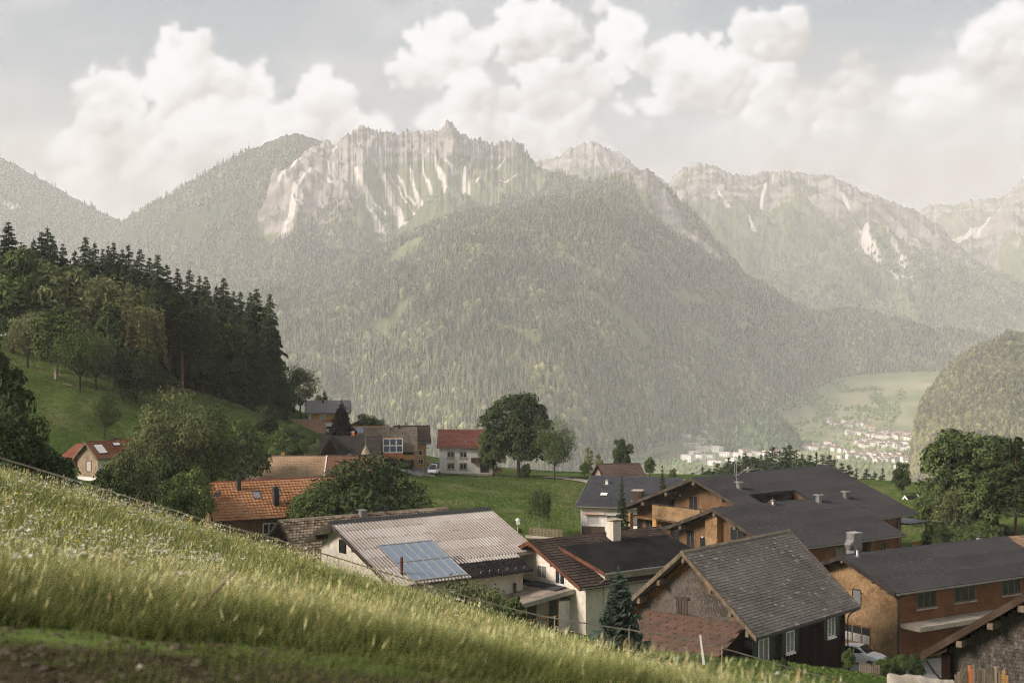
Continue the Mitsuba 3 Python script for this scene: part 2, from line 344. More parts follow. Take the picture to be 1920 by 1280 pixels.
mountain('mountain', 'faint distant ridge closing the valley between two rock ranges',
         [(1560, 420, 10500), (1650, 405, 10500), (1715, 401, 10500), (1745, 384, 10500), (1792, 385, 10500), (1812, 377, 10500), (1842, 374, 10500), (1872, 373, 10500), (1890, 362, 10500), (1990, 330, 10500)],
         [(1560, 560, 8600), (1990, 560, 8600)], 260, 70, 170, 260, lambda t: t,
         lambda px, tt, V, n, a2, row: rocky(V, n, px, tt, sstep(.62, .85, tt) * (.35 + .6 * a2) * .9), jag=26)

mountain('mountain', 'pale rock flank with a scree tongue entering at the right edge',
         [(1740, 470, 8600), (1800, 450, 8600), (1840, 425, 8600), (1868, 400, 8600), (1885, 368, 8600), (1902, 352, 8600), (1920, 337, 8600), (1960, 315, 8600), (2060, 270, 8600)],
         [(1740, 700, 6400), (2060, 700, 6400)], 260, 110, 210, 190, lambda t: t,
         lambda px, tt, V, n, a2, row: rocky(V, n, px, tt, sstep(.40, .60, tt) * (.5 + .5 * a2), [([(1885, 395), (1872, 402), (1836, 448), (1795, 470)], 8)], sstep(.42, .3, tt), row), jag=18, crag=lambda px, tt, row: .6 + 0 * px)


# the big wooded hill in front
HILL_RIDGE = [(330, 640, 4700), (430, 590, 4700), (540, 546, 4700), (640, 502, 4700), (740, 456, 4700), (830, 421, 4600), (900, 404, 4500), (1000, 392, 4400), (1100, 377, 4300), (1160, 374, 4300), (1190, 396, 4300), (1250, 441, 4400), (1320, 482, 4500),
              (1400, 532, 4700), (1480, 577, 4900), (1560, 610, 5100), (1640, 626, 5200), (1760, 648, 5200), (1815, 668, 5100), (1900, 710, 5000)]
HILL_BASE = [(330, 900, 2500), (700, 900, 2500), (1000, 905, 2600), (1150, 890, 2900), (1230, 850, 3300), (1280, 813, 3700), (1340, 810, 3800), (1400, 806, 3850), (1450, 800, 3900), (1520, 738, 4350), (1600, 707, 4600), (1720, 707, 4600), (1900, 720, 4500)]


def paint_hill(px, tt, V, n, a2, row):
    f = meshkit.fbm(V / 160., 5, 41)
    g = meshkit.fbm(V / 380., 4, 43)
    c = lerp3(np.array([.050, .068, .032]), np.array([.085, .105, .045]), sstep(.3, .7, f))
    clear = clearing(px, tt, V)
    c = lerp3(c, np.array([.150, .165, .075]) * (.8 + .4 * f[..., None]), clear)
    crag = sstep(.55, .66, f) * sstep(.87, .95, tt) * sstep(900, 960, px) * sstep(1200, 1150, px)
    crag = np.maximum(crag, sstep(.60, .68, f) * .9 * (sstep(30, 10, np.abs(px - 1540)) * sstep(.06, .02, np.abs(tt - .88))))
    return lerp3(c, ROCK_A * .9, crag)


def clearing(px, tt, V):
    """Where the wood is cut: meadow strips across the hill and patches."""
    f = meshkit.fbm(V / 160., 5, 41)
    c = np.zeros(tt.shape)
    for x0, t0, x1, t1, w in ((675, .93, 725, .985, .03), (735, .83, 830, .97, .010), (672, .75, 780, .86, .012), (1250, .58, 1330, .50, .012), (1260, .50, 1340, .36, .014), (1270, .66, 1320, .60, .014), (1040, .60, 1110, .55, .012),
                              (1110, .40, 1210, .30, .016), (1330, .63, 1380, .58, .012), (930, .30, 1000, .26, .012), (720, .40, 800, .47, .012), (1395, .46, 1460, .40, .012)):
        s = np.clip((px - x0) / (x1 - x0), 0, 1)
        c = np.maximum(c, sstep(1.5, .7, np.hypot((px - (x0 + s * (x1 - x0))) / 13, (tt - (t0 + s * (t1 - t0))) / (w * 1.5)) + (f - .5) * 1.6))
    return c


mountain('hill', 'broad wooded hill with strip meadows filling the middle of the view', HILL_RIDGE, HILL_BASE, 700, 260, 230, 330, lambda t: t ** .93, paint_hill, jag=10)

KNOB_RIDGE = [(1340, 838, 3500), (1380, 808, 3450), (1410, 786, 3400), (1440, 778, 3400), (1462, 790, 3400), (1480, 812, 3400), (1500, 836, 3400)]
mountain('hill', 'small dark wooded knoll above the valley town', KNOB_RIDGE, [(1340, 846, 3250), (1500, 850, 3250)], 60, 30, 6, 60, lambda t: np.sin(t * np.pi / 2),
         lambda px, tt, V, n, a2, row: np.zeros(V.shape) + WOOD, back=300)

RIGHT_RIDGE = [(1704, 905, 2900), (1712, 850, 2900), (1718, 800, 2900), (1726, 768, 2900), (1745, 740, 2900), (1766, 714, 2900), (1795, 688, 2900), (1832, 662, 2900), (1864, 647, 2900), (1890, 628, 2900), (1912, 632, 2900), (1960, 645, 2900), (2080, 605, 2900)]
mountain('hill', 'sunlit wooded hill with a small clearing at the right edge', RIGHT_RIDGE, [(1704, 925, 2300), (1720, 925, 2200), (2080, 915, 2200)], 260, 130, 70, 150, lambda t: t ** .85,
         lambda px, tt, V, n, a2, row: lerp3(np.array([.055, .058, .028]), np.array([.19, .185, .085]), sstep(.5, .8, sstep(30, 10, np.abs(px - 1905)) * sstep(.12, .05, np.abs(tt - .80 + (px - 1905) * .0015)) + meshkit.fbm(V / 90, 4, 3) * .4)), jag=6)

# ------------------------------------------------------------------ woods on the mountains: one mesh of many small trees per slope
def wood(name, label, surf, count, density, height, cols, seed, broad=.22):
    V, n, T_ = SURF[surf][:3]
    r = np.random.default_rng(seed)
    nt, nc = V.shape[:2]
    i, j = r.integers(0, nt - 10, count), r.integers(0, nc - 1, count)
    a, b = r.random(count)[:, None], r.random(count)[:, None]
    P = (V[i, j] * (1 - a) + V[i + 1, j] * a) * (1 - b) + (V[i, j + 1] * (1 - a) + V[i + 1, j + 1] * a) * b
    keep = r.random(count) < density(i, j, P)
    P = P[keep]
    k = len(P)
    clump = meshkit.fbm(P / 110., 3, seed)
    h = height * (.55 + .75 * r.random(k)) * (.75 + .5 * clump)
    leafy = r.random(k) < broad + (clump - .5) * 1.2
    w = np.where(leafy, h * (.24 + .10 * r.random(k)), h * (.125 + .06 * r.random(k)))
    h = np.where(leafy, h * .72, h)
    ns = 5
    ang = np.arange(ns) / ns * 2 * np.pi
    ring = np.stack([np.cos(ang), np.sin(ang)], 1)
    rot = r.random(k) * 6.28
    c, s = np.cos(rot), np.sin(rot)
    R = np.stack([ring[None, :, 0] * c[:, None] - ring[None, :, 1] * s[:, None], ring[None, :, 0] * s[:, None] + ring[None, :, 1] * c[:, None]], -1)
    R = R * (.75 + .5 * r.random((k, ns, 1)))
    def ringat(f, wf):
        return np.concatenate([P[:, None, :2] + R * (w * wf)[:, None, None], np.broadcast_to((P[:, 2] + h * f)[:, None, None], (k, ns, 1)) + (r.random((k, ns, 1)) - .5) * h[:, None, None] * .08], -1)
    lo, mid = ringat(np.where(leafy, .12, .02), np.where(leafy, .8, 1.)), ringat(np.where(leafy, .62, .45), np.where(leafy, .95, .52))
    top = P[:, None, :] + np.stack([(r.random(k) - .5) * w * .3, (r.random(k) - .5) * w * .3, h], -1)[:, None]
    v = np.concatenate([lo, mid, top], 1)
    fs = []
    for q in range(ns):
        q2 = (q + 1) % ns
        fs += [(q, q2, ns + q2), (q, ns + q2, ns + q), (ns + q, ns + q2, 2 * ns)]
    fs = (np.array(fs)[None] + (np.arange(k) * (2 * ns + 1))[:, None, None]).reshape(-1, 3)
    tone = (.42 * r.random(k) + .38 * clump + .20 * meshkit.fbm(P / 420., 3, seed + 2))
    col = lerp3(cols[0], cols[1], sstep(.22, .80, tone))
    low = sstep(120, -260, P[:, 2])[:, None]  # lower trees lightened in colour, standing in for brighter valley haze
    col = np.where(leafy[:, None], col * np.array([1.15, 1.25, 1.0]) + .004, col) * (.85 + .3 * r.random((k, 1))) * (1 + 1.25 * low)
    put(name, trimesh.Trimesh(v.reshape(-1, 3), fs, process=False), 'painted', color=np.repeat(col, 2 * ns + 1, 0), label=label, category='forest', kind='stuff')


SPRUCE = (np.array([.024, .036, .022]), np.array([.140, .134, .070]))


def ridge_wood(px, row):
    edge = np.interp(px, [470, 490, 505, 525, 560, 600, 635, 660, 690], [440, 425, 395, 358, 325, 304, 288, 268, 240])
    spur = np.interp(px, [500, 540, 560, 600, 640, 690, 760, 1000, 1040, 1300], [468, 478, 470, 440, 456, 480, 520, 400, 345, 400])
    crest = np.interp(px, [130, 400, 470, 560, 640], [0, 0, 290, 285, 300])
    return np.maximum(np.where(px < 660, sstep(2, -4, row - edge) * sstep(-10, 25, row - crest), 0), sstep(-6, 8, row - spur))


def on_hill(i, j, P):
    px = np.interp(j / 699, [0, 1], [330, 1900])
    tt = i / 259
    f = meshkit.fbm(P / 300., 3, 77)
    return np.clip(1 - clearing(px, tt, P) * 1.3, 0, 1) * np.clip(.5 + 1.3 * (f - .28), 0, 1)


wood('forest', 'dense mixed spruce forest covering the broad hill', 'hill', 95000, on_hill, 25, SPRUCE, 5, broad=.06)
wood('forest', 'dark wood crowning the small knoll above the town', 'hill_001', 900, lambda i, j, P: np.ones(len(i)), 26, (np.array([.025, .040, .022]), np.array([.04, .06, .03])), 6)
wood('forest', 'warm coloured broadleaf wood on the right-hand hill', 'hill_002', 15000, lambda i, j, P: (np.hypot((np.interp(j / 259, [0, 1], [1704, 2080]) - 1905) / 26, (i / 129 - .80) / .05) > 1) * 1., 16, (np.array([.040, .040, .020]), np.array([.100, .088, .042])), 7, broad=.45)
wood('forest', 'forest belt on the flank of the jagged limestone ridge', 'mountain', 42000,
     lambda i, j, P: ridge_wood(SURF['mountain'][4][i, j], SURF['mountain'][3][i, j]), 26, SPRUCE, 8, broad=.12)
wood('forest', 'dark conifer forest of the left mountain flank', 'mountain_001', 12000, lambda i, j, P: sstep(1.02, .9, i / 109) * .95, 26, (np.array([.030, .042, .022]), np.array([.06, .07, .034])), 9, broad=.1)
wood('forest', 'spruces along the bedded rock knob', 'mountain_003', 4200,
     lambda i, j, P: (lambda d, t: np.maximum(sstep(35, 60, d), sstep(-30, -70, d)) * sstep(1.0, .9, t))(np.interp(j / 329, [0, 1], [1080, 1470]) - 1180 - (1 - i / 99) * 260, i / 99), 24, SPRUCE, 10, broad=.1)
wood('forest', 'forest at the foot of the hazy rock range', 'mountain_004', 24000, lambda i, j, P: sstep(470, 545, SURF['mountain_004'][3][i, j]) * .7, 24, (np.array([.075, .092, .048]), np.array([.13, .145, .075])), 12, broad=.15)  # tree colours lightened to stand in for thicker haze far off
# ------------------------------------------------------------------ materials of the houses
def weathered(a, b, sc=1.5, stain=None, streak=8.):
    def f(p, n, uv):
        u = p.x + p.y
        c = mix(a, b, smoothstep(.3, .7, fbm(u * sc, p.z * sc, (p.x - p.y) * sc, 4)))
        c = c * (.86 + .28 * noise(u * sc * 9, p.z * sc * 9, p.x * 5))
        if stain is not None:
            c = mix(c, stain, .55 * smoothstep(.55, .8, fbm(u * streak * .35, p.z * .22, 4, 3)))
        return c
    return proc(f)


def boards(a, b, pitch=.18, vertical=True):
    def f(p, n, uv):
        u = (p.x * .6 + p.y * .8) if vertical else p.z
        k = dr.floor(u / pitch)
        e = dr.abs(u / pitch - k - .5)
        c = mix(a, b, cell_rand(k, 3)) * (.75 + .5 * fbm(u * 30, p.z * 1.2 if vertical else p.x * 1.2, k, 3))
        return c * dr.select(e > .45, .55, 1.)
    return proc(f)


matte('black_sheet', weathered((.036, .035, .036), (.050, .047, .046), .5))
matte('dark_tile', weathered((.030, .027, .024), (.055, .048, .041), .8))
matte('brown_tile', weathered((.050, .034, .025), (.085, .060, .044), .8))
matte('slate_sheet', weathered((.050, .052, .056), (.068, .070, .074), .6))
matte('red_tile', weathered((.15, .055, .034), (.20, .080, .052), .7))
matte('grey_tile', weathered((.13, .118, .11), (.17, .155, .142), .8))
matte('moss_shingle', weathered((.20, .165, .115), (.29, .245, .17), 1.2))
matte('rubber_sheet', weathered((.016, .015, .015), (.026, .024, .022), .5))
matte('fibre_sheet', weathered((.40, .36, .30), (.50, .455, .39), .35, (.22, .15, .10), 3.))
matte('flat_roof', weathered((.20, .165, .125), (.32, .27, .21), .9, (.10, .08, .06), 2.))
matte('cream_wall', weathered((.60, .545, .43), (.70, .645, .53), .35, (.46, .40, .30), 1.5))
matte('white_wall', weathered((.72, .69, .62), (.78, .75, .69), .4, (.58, .55, .48), 1.5))
matte('timber', boards((.13, .075, .035), (.21, .125, .06)))
matte('bright_timber', boards((.42, .225, .075), (.52, .30, .11), .22, False))
matte('grey_timber', boards((.24, .19, .135), (.36, .29, .21), .35))
matte('dark_timber', boards((.020, .012, .009), (.036, .022, .016)))
matte('beam', weathered((.12, .092, .062), (.19, .15, .105), 2.))
matte('verge_board', weathered((.050, .041, .032), (.085, .070, .054), 1.2))
matte('red_board', weathered((.10, .042, .025), (.15, .07, .042), 1.2))
matte('brown_plaster', weathered((.135, .078, .041), (.18, .108, .058), .6))
matte('concrete', weathered((.36, .315, .24), (.46, .41, .325), .8, (.25, .21, .15), 2.))
matte('asphalt', weathered((.20, .19, .17), (.27, .255, .23), .4))
rough('white_paint', (.74, .71, .64), .5)
rough('orange_paint', weathered((.42, .13, .04), (.50, .17, .06), 1.), .6)
rough('metal', weathered((.19, .185, .175), (.26, .25, .235), 1.), .5, .5, .5)
rough('dark_metal', (.035, .033, .032), .45, .5)
rough('gutter', (.34, .32, .29), .45, .5, .4)
rough('green_paint', (.018, .032, .026), .5)
rough('glass', (.020, .024, .028), .06, .6)
rough('curtain_glass', (.20, .19, .17), .12, .5)
rough('solar_glass', (.17, .225, .28), .10, .9)  # blue-grey of the reflected sky is put into the base colour
rough('dark_solar', (.020, .028, .045), .08, .8)
rough('blind', (.42, .40, .37), .6)
rough('grey_blind', (.14, .14, .135), .6)
matte('lamp_white', (.8, .78, .7))


# ------------------------------------------------------------------ house building
def hex_mesh(P):
    """Box from its 8 corners, bottom ring then top ring."""
    f = [(0, 2, 1), (0, 3, 2), (4, 5, 6), (4, 6, 7), (0, 1, 5), (0, 5, 4), (1, 2, 6), (1, 6, 5), (2, 3, 7), (2, 7, 6), (3, 0, 4), (3, 4, 7)]
    m = trimesh.Trimesh(np.asarray(P, float), f, process=False)
    if m.volume < 0:
        m.invert()
    return m


cat = trimesh.util.concatenate


class House:
    """s along the ridge from its near end, t square to it (positive on the side that shows), z height. Sides: E (+t), W (-t), N (near gable), S (far gable)."""

    def __init__(self, name, label, X, Y, Z, yaw, L, W, D, W2=None, base=-25., oh=.9, ov=.7, group=None):
        self.key = thing(name, label, 'house', group)
        self.o, self.Z, self.L, self.W, self.W2, self.D, self.base, self.oh, self.ov = np.array([X, Y]), Z, L, W, W2 or W, D, base, oh, ov
        y = math.radians(yaw)
        self.r, self.n = np.array([math.cos(y), math.sin(y)]), np.array([math.sin(y), -math.cos(y)])
        self.k = D / W
        self.q = math.hypot(1, self.k)
        self.sN, self.sS, self.tE, self.tW = oh, L - oh, self.W - ov, self.W2 - ov
        self.th = .22

    def w(self, P):
        P = np.asarray(P, float)
        return np.concatenate([self.o + P[..., :1] * self.r + P[..., 1:2] * self.n, P[..., 2:3]], -1)

    def zr(self, t):
        return self.Z - abs(t) * self.k

    def box(self, s0, s1, t0, t1, z0, z1):
        return hex_mesh(self.w([(s0, t0, z0), (s1, t0, z0), (s1, t1, z0), (s0, t1, z0), (s0, t0, z1), (s1, t0, z1), (s1, t1, z1), (s0, t1, z1)]))

    def prism(self, tz, s0, s1):
        """Convex (t, z) outline drawn out along s."""
        n = len(tz)
        P = self.w([(s0, t, z) for t, z in tz] + [(s1, t, z) for t, z in tz])
        f = [(0, i, i + 1) for i in range(1, n - 1)] + [(n, n + i + 1, n + i) for i in range(1, n - 1)]
        for i in range(n):
            j = (i + 1) % n
            f += [(i, n + j, j), (i, n + i, n + j)]
        m = trimesh.Trimesh(P, f, process=False)
        if m.volume < 0:
            m.invert()
        return m

    def add(self, name, mesh, bsdf, parent=None, **k):
        return put(name, mesh, bsdf, parent=parent or self.key, **k)

    def slab(self, side, s0, s1, t0, t1, th=None, lift=0.):
        th = th or self.th
        g = [(side * t0, self.zr(t0) + lift), (side * t1, self.zr(t1) + lift), (side * t1, self.zr(t1) + lift - th), (side * t0, self.zr(t0) + lift - th)]
        return self.prism(g, s0, s1)

    def fb(self, face, a0, a1, z0, z1, o0, o1):
        if face == 'E':
            return self.box(a0, a1, self.tE + o0, self.tE + o1, z0, z1)
        if face == 'W':
            return self.box(a0, a1, -self.tW - o1, -self.tW - o0, z0, z1)
        if face == 'N':
            return self.box(self.sN - o1, self.sN - o0, a0, a1, z0, z1)
        return self.box(self.sS + o0, self.sS + o1, a0, a1, z0, z1)

    def walls(self, bsdf, gable=None):
        g = self.th + .01
        zE, zW = self.zr(self.tE) - g, self.zr(self.tW) - g
        out = [(-self.tW, self.base), (self.tE, self.base), (self.tE, zE), (0, self.Z - g), (-self.tW, zW)]
        self.wall = self.add('wall', self.prism(out, self.sN, self.sS), bsdf)
        if gable:
            self.gable = self.add('gable', self.prism(out[2:] , self.sN - .03, self.sN - .002), gable)

    def roof(self, bsdf, verge='verge_board', hole=None, label=None, eave=True):
        m = [self.slab(-1, 0, self.L, 0.002, self.W2)]
        if hole:
            a, b, c, d = hole
            m += [self.slab(1, 0, a, 0, self.W), self.slab(1, a, b, 0, c)]
            m += [self.slab(1, b, self.L, 0, self.W)] if b < self.L else []
            m += [self.slab(1, a, b, d, self.W)] if d < self.W else []
        else:
            m += [self.slab(1, 0, self.L, 0, self.W)]
        self.rf = self.add('roof', cat(m), bsdf, label=label)
        for s in (-.05, self.L + .003):
            for side, W in ((1, hole[2] if hole and s > 0 and hole[1] >= self.L else self.W), (-1, self.W2)):
                self.add('verge', self.prism([(side * .001, self.Z + .10), (side * W, self.zr(W) + .10), (side * W, self.zr(W) - self.th - .05), (side * .001, self.Z - self.th - .05)], s, s + .047), verge)
        if eave:
            g = [self.prism([(self.W + .01, self.zr(self.W) - .02), (self.W + .13, self.zr(self.W) - .02), (self.W + .10, self.zr(self.W) - .14), (self.W + .03, self.zr(self.W) - .14)], .1, (hole[0] if hole and hole[1] >= self.L else self.L) - .1)]
            self.add('gutter', cat(g), 'gutter' if eave is True else eave)

    def ridge_cap(self, bsdf, r=.12, teeth=0):
        m = [self.prism([(-r * 1.6, self.Z - .02 + .0), (0, self.Z + r + .04), (r * 1.6, self.Z - .02)], -.06, self.L + .06)]
        if teeth:
            m += [self.prism([(-r * 2.1, self.Z - .02), (0, self.Z + r + .09), (r * 2.1, self.Z - .02)], s, s + teeth * .5) for s in np.arange(0, self.L - teeth, teeth)]
        self.add('ridge_cap', cat(m), bsdf, parent=self.rf)

    def slope_frame(self, side):
        """(point(s, v, h)): v metres down the slope from the ridge, h above it."""
        c, sn = 1 / self.q, self.k / self.q
        return lambda s, v, h: self.w(np.stack(np.broadcast_arrays(s, side * (v * c + h * sn), self.Z - v * sn + h * c), -1))

    def tiles(self, side, s0, s1, t0, t1, bsdf, tw, tv, lip, cols=None, seed=0, name='tile', wave=0., rag=.1, tone=.25, spot=None):
        """Overlapping tiles, one bent plate each, as one mesh over a part of a slope."""
        r = np.random.default_rng(seed)
        pt = self.slope_frame(side)
        v0, v1 = t0 * self.q, t1 * self.q
        nr, nc = max(1, round((v1 - v0) / tv)), max(1, round((s1 - s0) / tw))
        tv, tw = (v1 - v0) / nr, (s1 - s0) / nc
        I, J = np.meshgrid(np.arange(nr), np.arange(nc), indexing='ij')
        I, J = I.ravel(), J.ravel()
        a = s0 + (J + (.5 * (I % 2) if rag else 0)) * tw
        a, b = np.clip(a, s0, s1), np.clip(a + tw * .975, s0, s1)
        top = v0 + I * tv
        low = top + tv * (1 + rag * (r.random(len(I)) - .3))
        h0 = .012
        h1 = h0 + lip * (1 + .5 * (r.random(len(I)) - .5))
        if wave:
            m = (a + b) / 2
            cr = [pt(a, top, h0 + wave), pt(m, top, h0 + 0 * m), pt(b, top, h0 + wave), pt(a, low, h1 + wave), pt(m, low, h1), pt(b, low, h1 + wave), pt(a, low, h0 * 0 + 0 * a), pt(b, low, 0 * b)]
            fs = [(0, 3, 4), (0, 4, 1), (1, 4, 5), (1, 5, 2), (3, 6, 4), (4, 6, 7), (4, 7, 5)]
        else:
            cr = [pt(a, top, h0 + 0 * a), pt(b, top, h0 + 0 * a), pt(a, low, h1), pt(b, low, h1), pt(a, low, 0 * a), pt(b, low, 0 * a)]
            fs = [(0, 2, 3), (0, 3, 1), (2, 4, 5), (2, 5, 3)]
        k = len(cr)
        V = np.stack(cr, 1)
        fs = (np.array(fs)[None] + (np.arange(len(I)) * k)[:, None, None]).reshape(-1, 3)
        col = None
        if cols is not None:
            f = meshkit.fbm(V[:, 0] * .5, 3, seed)
            c = lerp3(cols[0], cols[1], np.clip(.5 + (f - .5) * 1.6 + (r.random(len(I)) - .5) * tone * 2, 0, 1))
            if spot is not None:
                c = np.where((r.random(len(I)) < spot[0] * (.4 + 1.2 * (meshkit.fbm(V[:, 0] * .35, 3, seed + 3) > .5)))[:, None], spot[1] * (.8 + .4 * r.random((len(I), 1))), c)
            col = np.repeat(c, k, 0)
        m = trimesh.Trimesh(V.reshape(-1, 3), fs, process=False)
        return self.add(name, m, 'painted' if cols is not None else bsdf, parent=self.rf, color=col, kind='stuff')

    def sheets(self, side, rects, bsdf, pitch=.25, hgt=.04, lap=2.2, name='ribbed_sheet', sharp=.55, dirt=None):
        """Ribbed or corrugated sheets with overlapping laps down the slope."""
        pt = self.slope_frame(side)
        ms, cs = [], []
        for s0, s1, t0, t1 in rects:
            ns = max(2, int((s1 - s0) / pitch)) * 4 + 1
            s = np.linspace(s0, s1, ns)
            ph = np.sin(np.arange(ns) * np.pi / 2 + np.pi / 4)
            h = hgt * np.clip(ph * (1 + sharp), -1, 1)
            v0, v1 = t0 * self.q, t1 * self.q
            nl = max(1, round((v1 - v0) / lap))
            for k in range(nl):
                a, b = v0 + (v1 - v0) * k / nl, v0 + (v1 - v0) * (k + 1) / nl + (.06 if k < nl - 1 else .03)
                rows = [pt(s, np.full(ns, a), h + hgt + .005), pt(s, np.full(ns, b), h + hgt + .024), pt(s, np.full(ns, b), h + hgt + .006)]
                if dirt:
                    cut_ = 9                                       # rows along a sheet, so that the stains can follow it
                    vv = np.concatenate([np.linspace(a, b, cut_), [b]])
                    hh = np.concatenate([np.linspace(.005, .024, cut_), [.006]])
                    rows = [pt(s, np.full(ns, x), h + hgt + y) for x, y in zip(vv, hh)]
                    q = np.stack([np.broadcast_to(s, (cut_ + 1, ns)), np.broadcast_to(vv[:, None], (cut_ + 1, ns)), np.zeros((cut_ + 1, ns))], -1)
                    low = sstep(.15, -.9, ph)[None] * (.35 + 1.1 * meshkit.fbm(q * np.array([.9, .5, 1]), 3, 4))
                    end = sstep(.30, .0, b - vv)[:, None] * sstep(.35, .65, meshkit.fbm(q * np.array([.8, .2, 1]), 3, 8)) * sstep(.4, .7, meshkit.noise(q * np.array([3.1, .1, 1]), 5))
                    old = sstep(.46, .66, meshkit.fbm(q * np.array([.16, .4, 1]) + k * 3, 3, 2))
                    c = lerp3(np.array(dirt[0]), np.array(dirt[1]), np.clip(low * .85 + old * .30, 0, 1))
                    c = lerp3(c, np.array(dirt[2]), np.clip(end, 0, 1) * .7)
                    cs.append(c.reshape(-1, 3))
                ms.append(trimesh.Trimesh(np.concatenate(rows), grid_faces(ns, len(rows)), process=False))
        return self.add(name, cat(ms), 'painted' if dirt else bsdf, parent=self.rf, kind='stuff', color=np.concatenate(cs) if dirt else None)

    def wall_shingles(self, face, cols, rects, sw=.16, sv=.17, seed=1, clip=None, name='shingle', dark=None, proud=.03):
        """Shingles on a wall as one mesh. rects: (a0, a1, z0, z1); clip(a, z) keeps those that are True."""
        r = np.random.default_rng(seed)
        A, Zs, Wd, Hh = [], [], [], []
        for a0, a1, z0, z1 in rects:
            for i, z in enumerate(np.arange(z0, z1 - .02, sv)):
                a = a0
                while a < a1 - .02:
                    w = min(sw * (.6 + .8 * r.random()), a1 - a)
                    A.append(a); Zs.append(z); Wd.append(w); Hh.append(min(sv, z1 - z))
                    a += w
        A, Zs, Wd, Hh = map(np.array, (A, Zs, Wd, Hh))
        if clip is not None:
            m = clip(A + Wd / 2, Zs + Hh)
            A, Zs, Wd, Hh = A[m], Zs[m], Wd[m], Hh[m]
        n = len(A)
        o1 = proud + .022 + .02 * r.random(n)
        lo = Zs + .02 * (r.random(n) - .5)

        def fp(a, z, o):
            if face == 'E':
                return self.w(np.stack([a, self.tE + o, z], -1))
            return self.w(np.stack([self.sN - o, a, z], -1))
        g = .008
        V = np.stack([fp(A + g, lo, o1), fp(A + Wd - g, lo, o1), fp(A + g, Zs + Hh + .01, 0 * A + proud), fp(A + Wd - g, Zs + Hh + .01, 0 * A + proud), fp(A + g, lo, 0 * A + proud - .02), fp(A + Wd - g, lo, 0 * A + proud - .02)], 1)
        fs = (np.array([(0, 1, 3), (0, 3, 2), (4, 5, 1), (4, 1, 0)])[None] + (np.arange(n) * 6)[:, None, None]).reshape(-1, 3)
        f = meshkit.fbm(np.stack([A * .7, Zs * 1.3, A * 0], -1), 3, seed)
        c = lerp3(cols[0], cols[1], np.clip(.5 + (f - .5) * 1.5 + (r.random(n) - .5) * .7, 0, 1))
        if dark is not None:
            c = dark(A + Wd / 2, Zs + Hh / 2, c, r)
        return self.add(name, trimesh.Trimesh(V.reshape(-1, 3), fs, process=False), 'painted', color=np.repeat(c, 6, 0), kind='stuff')

    def window(self, face, a0, a1, z0, z1, bars=1, frame='white_paint', pane='glass', fw=.07, o=.0, sill=None, shutters=None, cross=0, label=None):
        if z0 > z1:
            z0, z1 = z1, z0
        fr = [self.fb(face, a0, a0 + fw, z0, z1, -.02, o + .06), self.fb(face, a1 - fw, a1, z0, z1, -.02, o + .06),
              self.fb(face, a0 + fw, a1 - fw, z0, z0 + fw, -.02, o + .06), self.fb(face, a0 + fw, a1 - fw, z1 - fw, z1, -.02, o + .06)]
        for b in range(1, bars + 1):
            x = a0 + (a1 - a0) * b / (bars + 1)
            fr.append(self.fb(face, x - fw * .4, x + fw * .4, z0 + fw, z1 - fw, -.02, o + .05))
        for b in range(1, cross + 1):
            z = z0 + (z1 - z0) * b / (cross + 1)
            fr.append(self.fb(face, a0 + fw, a1 - fw, z - fw * .4, z + fw * .4, -.02, o + .045))
        k = self.add('window', cat(fr), frame, label=label)
        x = np.linspace(a0 + fw * .5, a1 - fw * .5, bars + 2)
        for i in range(bars + 1):
            self.add('pane', self.fb(face, x[i], x[i + 1], z0 + fw * .5, z1 - fw * .5, -.03, o + .02), pane, parent=k)
        if sill:
            self.add('sill', self.fb(face, a0 - .08, a1 + .08, z0 - .10, z0 - .004, -.02, o + .16), sill, parent=k)
        if shutters:
            w = (a1 - a0) * .5
            for b0 in (a0 - w - .03, a1 + .03):
                self.add('shutter', self.fb(face, b0, b0 + w, z0, z1, .005, .05), shutters, parent=k)
        return k

    def purlins(self, ts, z=None, s0=-.02, bsdf='beam', w=.13, h=.30):
        for t in ts:
            zz = self.zr(t) - self.th - .02
            self.add('purlin', self.box(s0 + .12, self.sN + .1, t - w, t + w, zz - h - w * self.k, zz - w * self.k), bsdf)

    def chimney(self, s, t, size, h, bsdf, cap='concrete', pot=None, cw=.12, name='chimney', label=None):
        z0 = self.zr(t)
        k = self.add(name, self.box(s - size / 2, s + size / 2, t - size / 2, t + size / 2, z0 - size, z0 + h), bsdf, label=label)
        self.add('cap', cat([self.box(s - size / 2 - cw, s + size / 2 + cw, t - size / 2 - cw, t + size / 2 + cw, z0 + h + .10, z0 + h + .2), self.box(s - size * .36, s + size * .36, t - size * .36, t + size * .36, z0 + h - .02, z0 + h + .102)]), cap, parent=k)
        e = size / 2 + .10
        self.add('flashing', self.prism([(t - e, self.zr(t - e) + .05), (t + e, self.zr(t + e) + .05), (t + e, self.zr(t + e) + .012), (t - e, self.zr(t - e) + .012)], s - e, s + e), 'gutter', parent=k)
        if pot:
            self.add('flue', cyl(self.w([s, t, z0 + h + .15]), self.w([s, t, z0 + h + .15 + pot]), .09), 'dark_metal', parent=k)
        return k

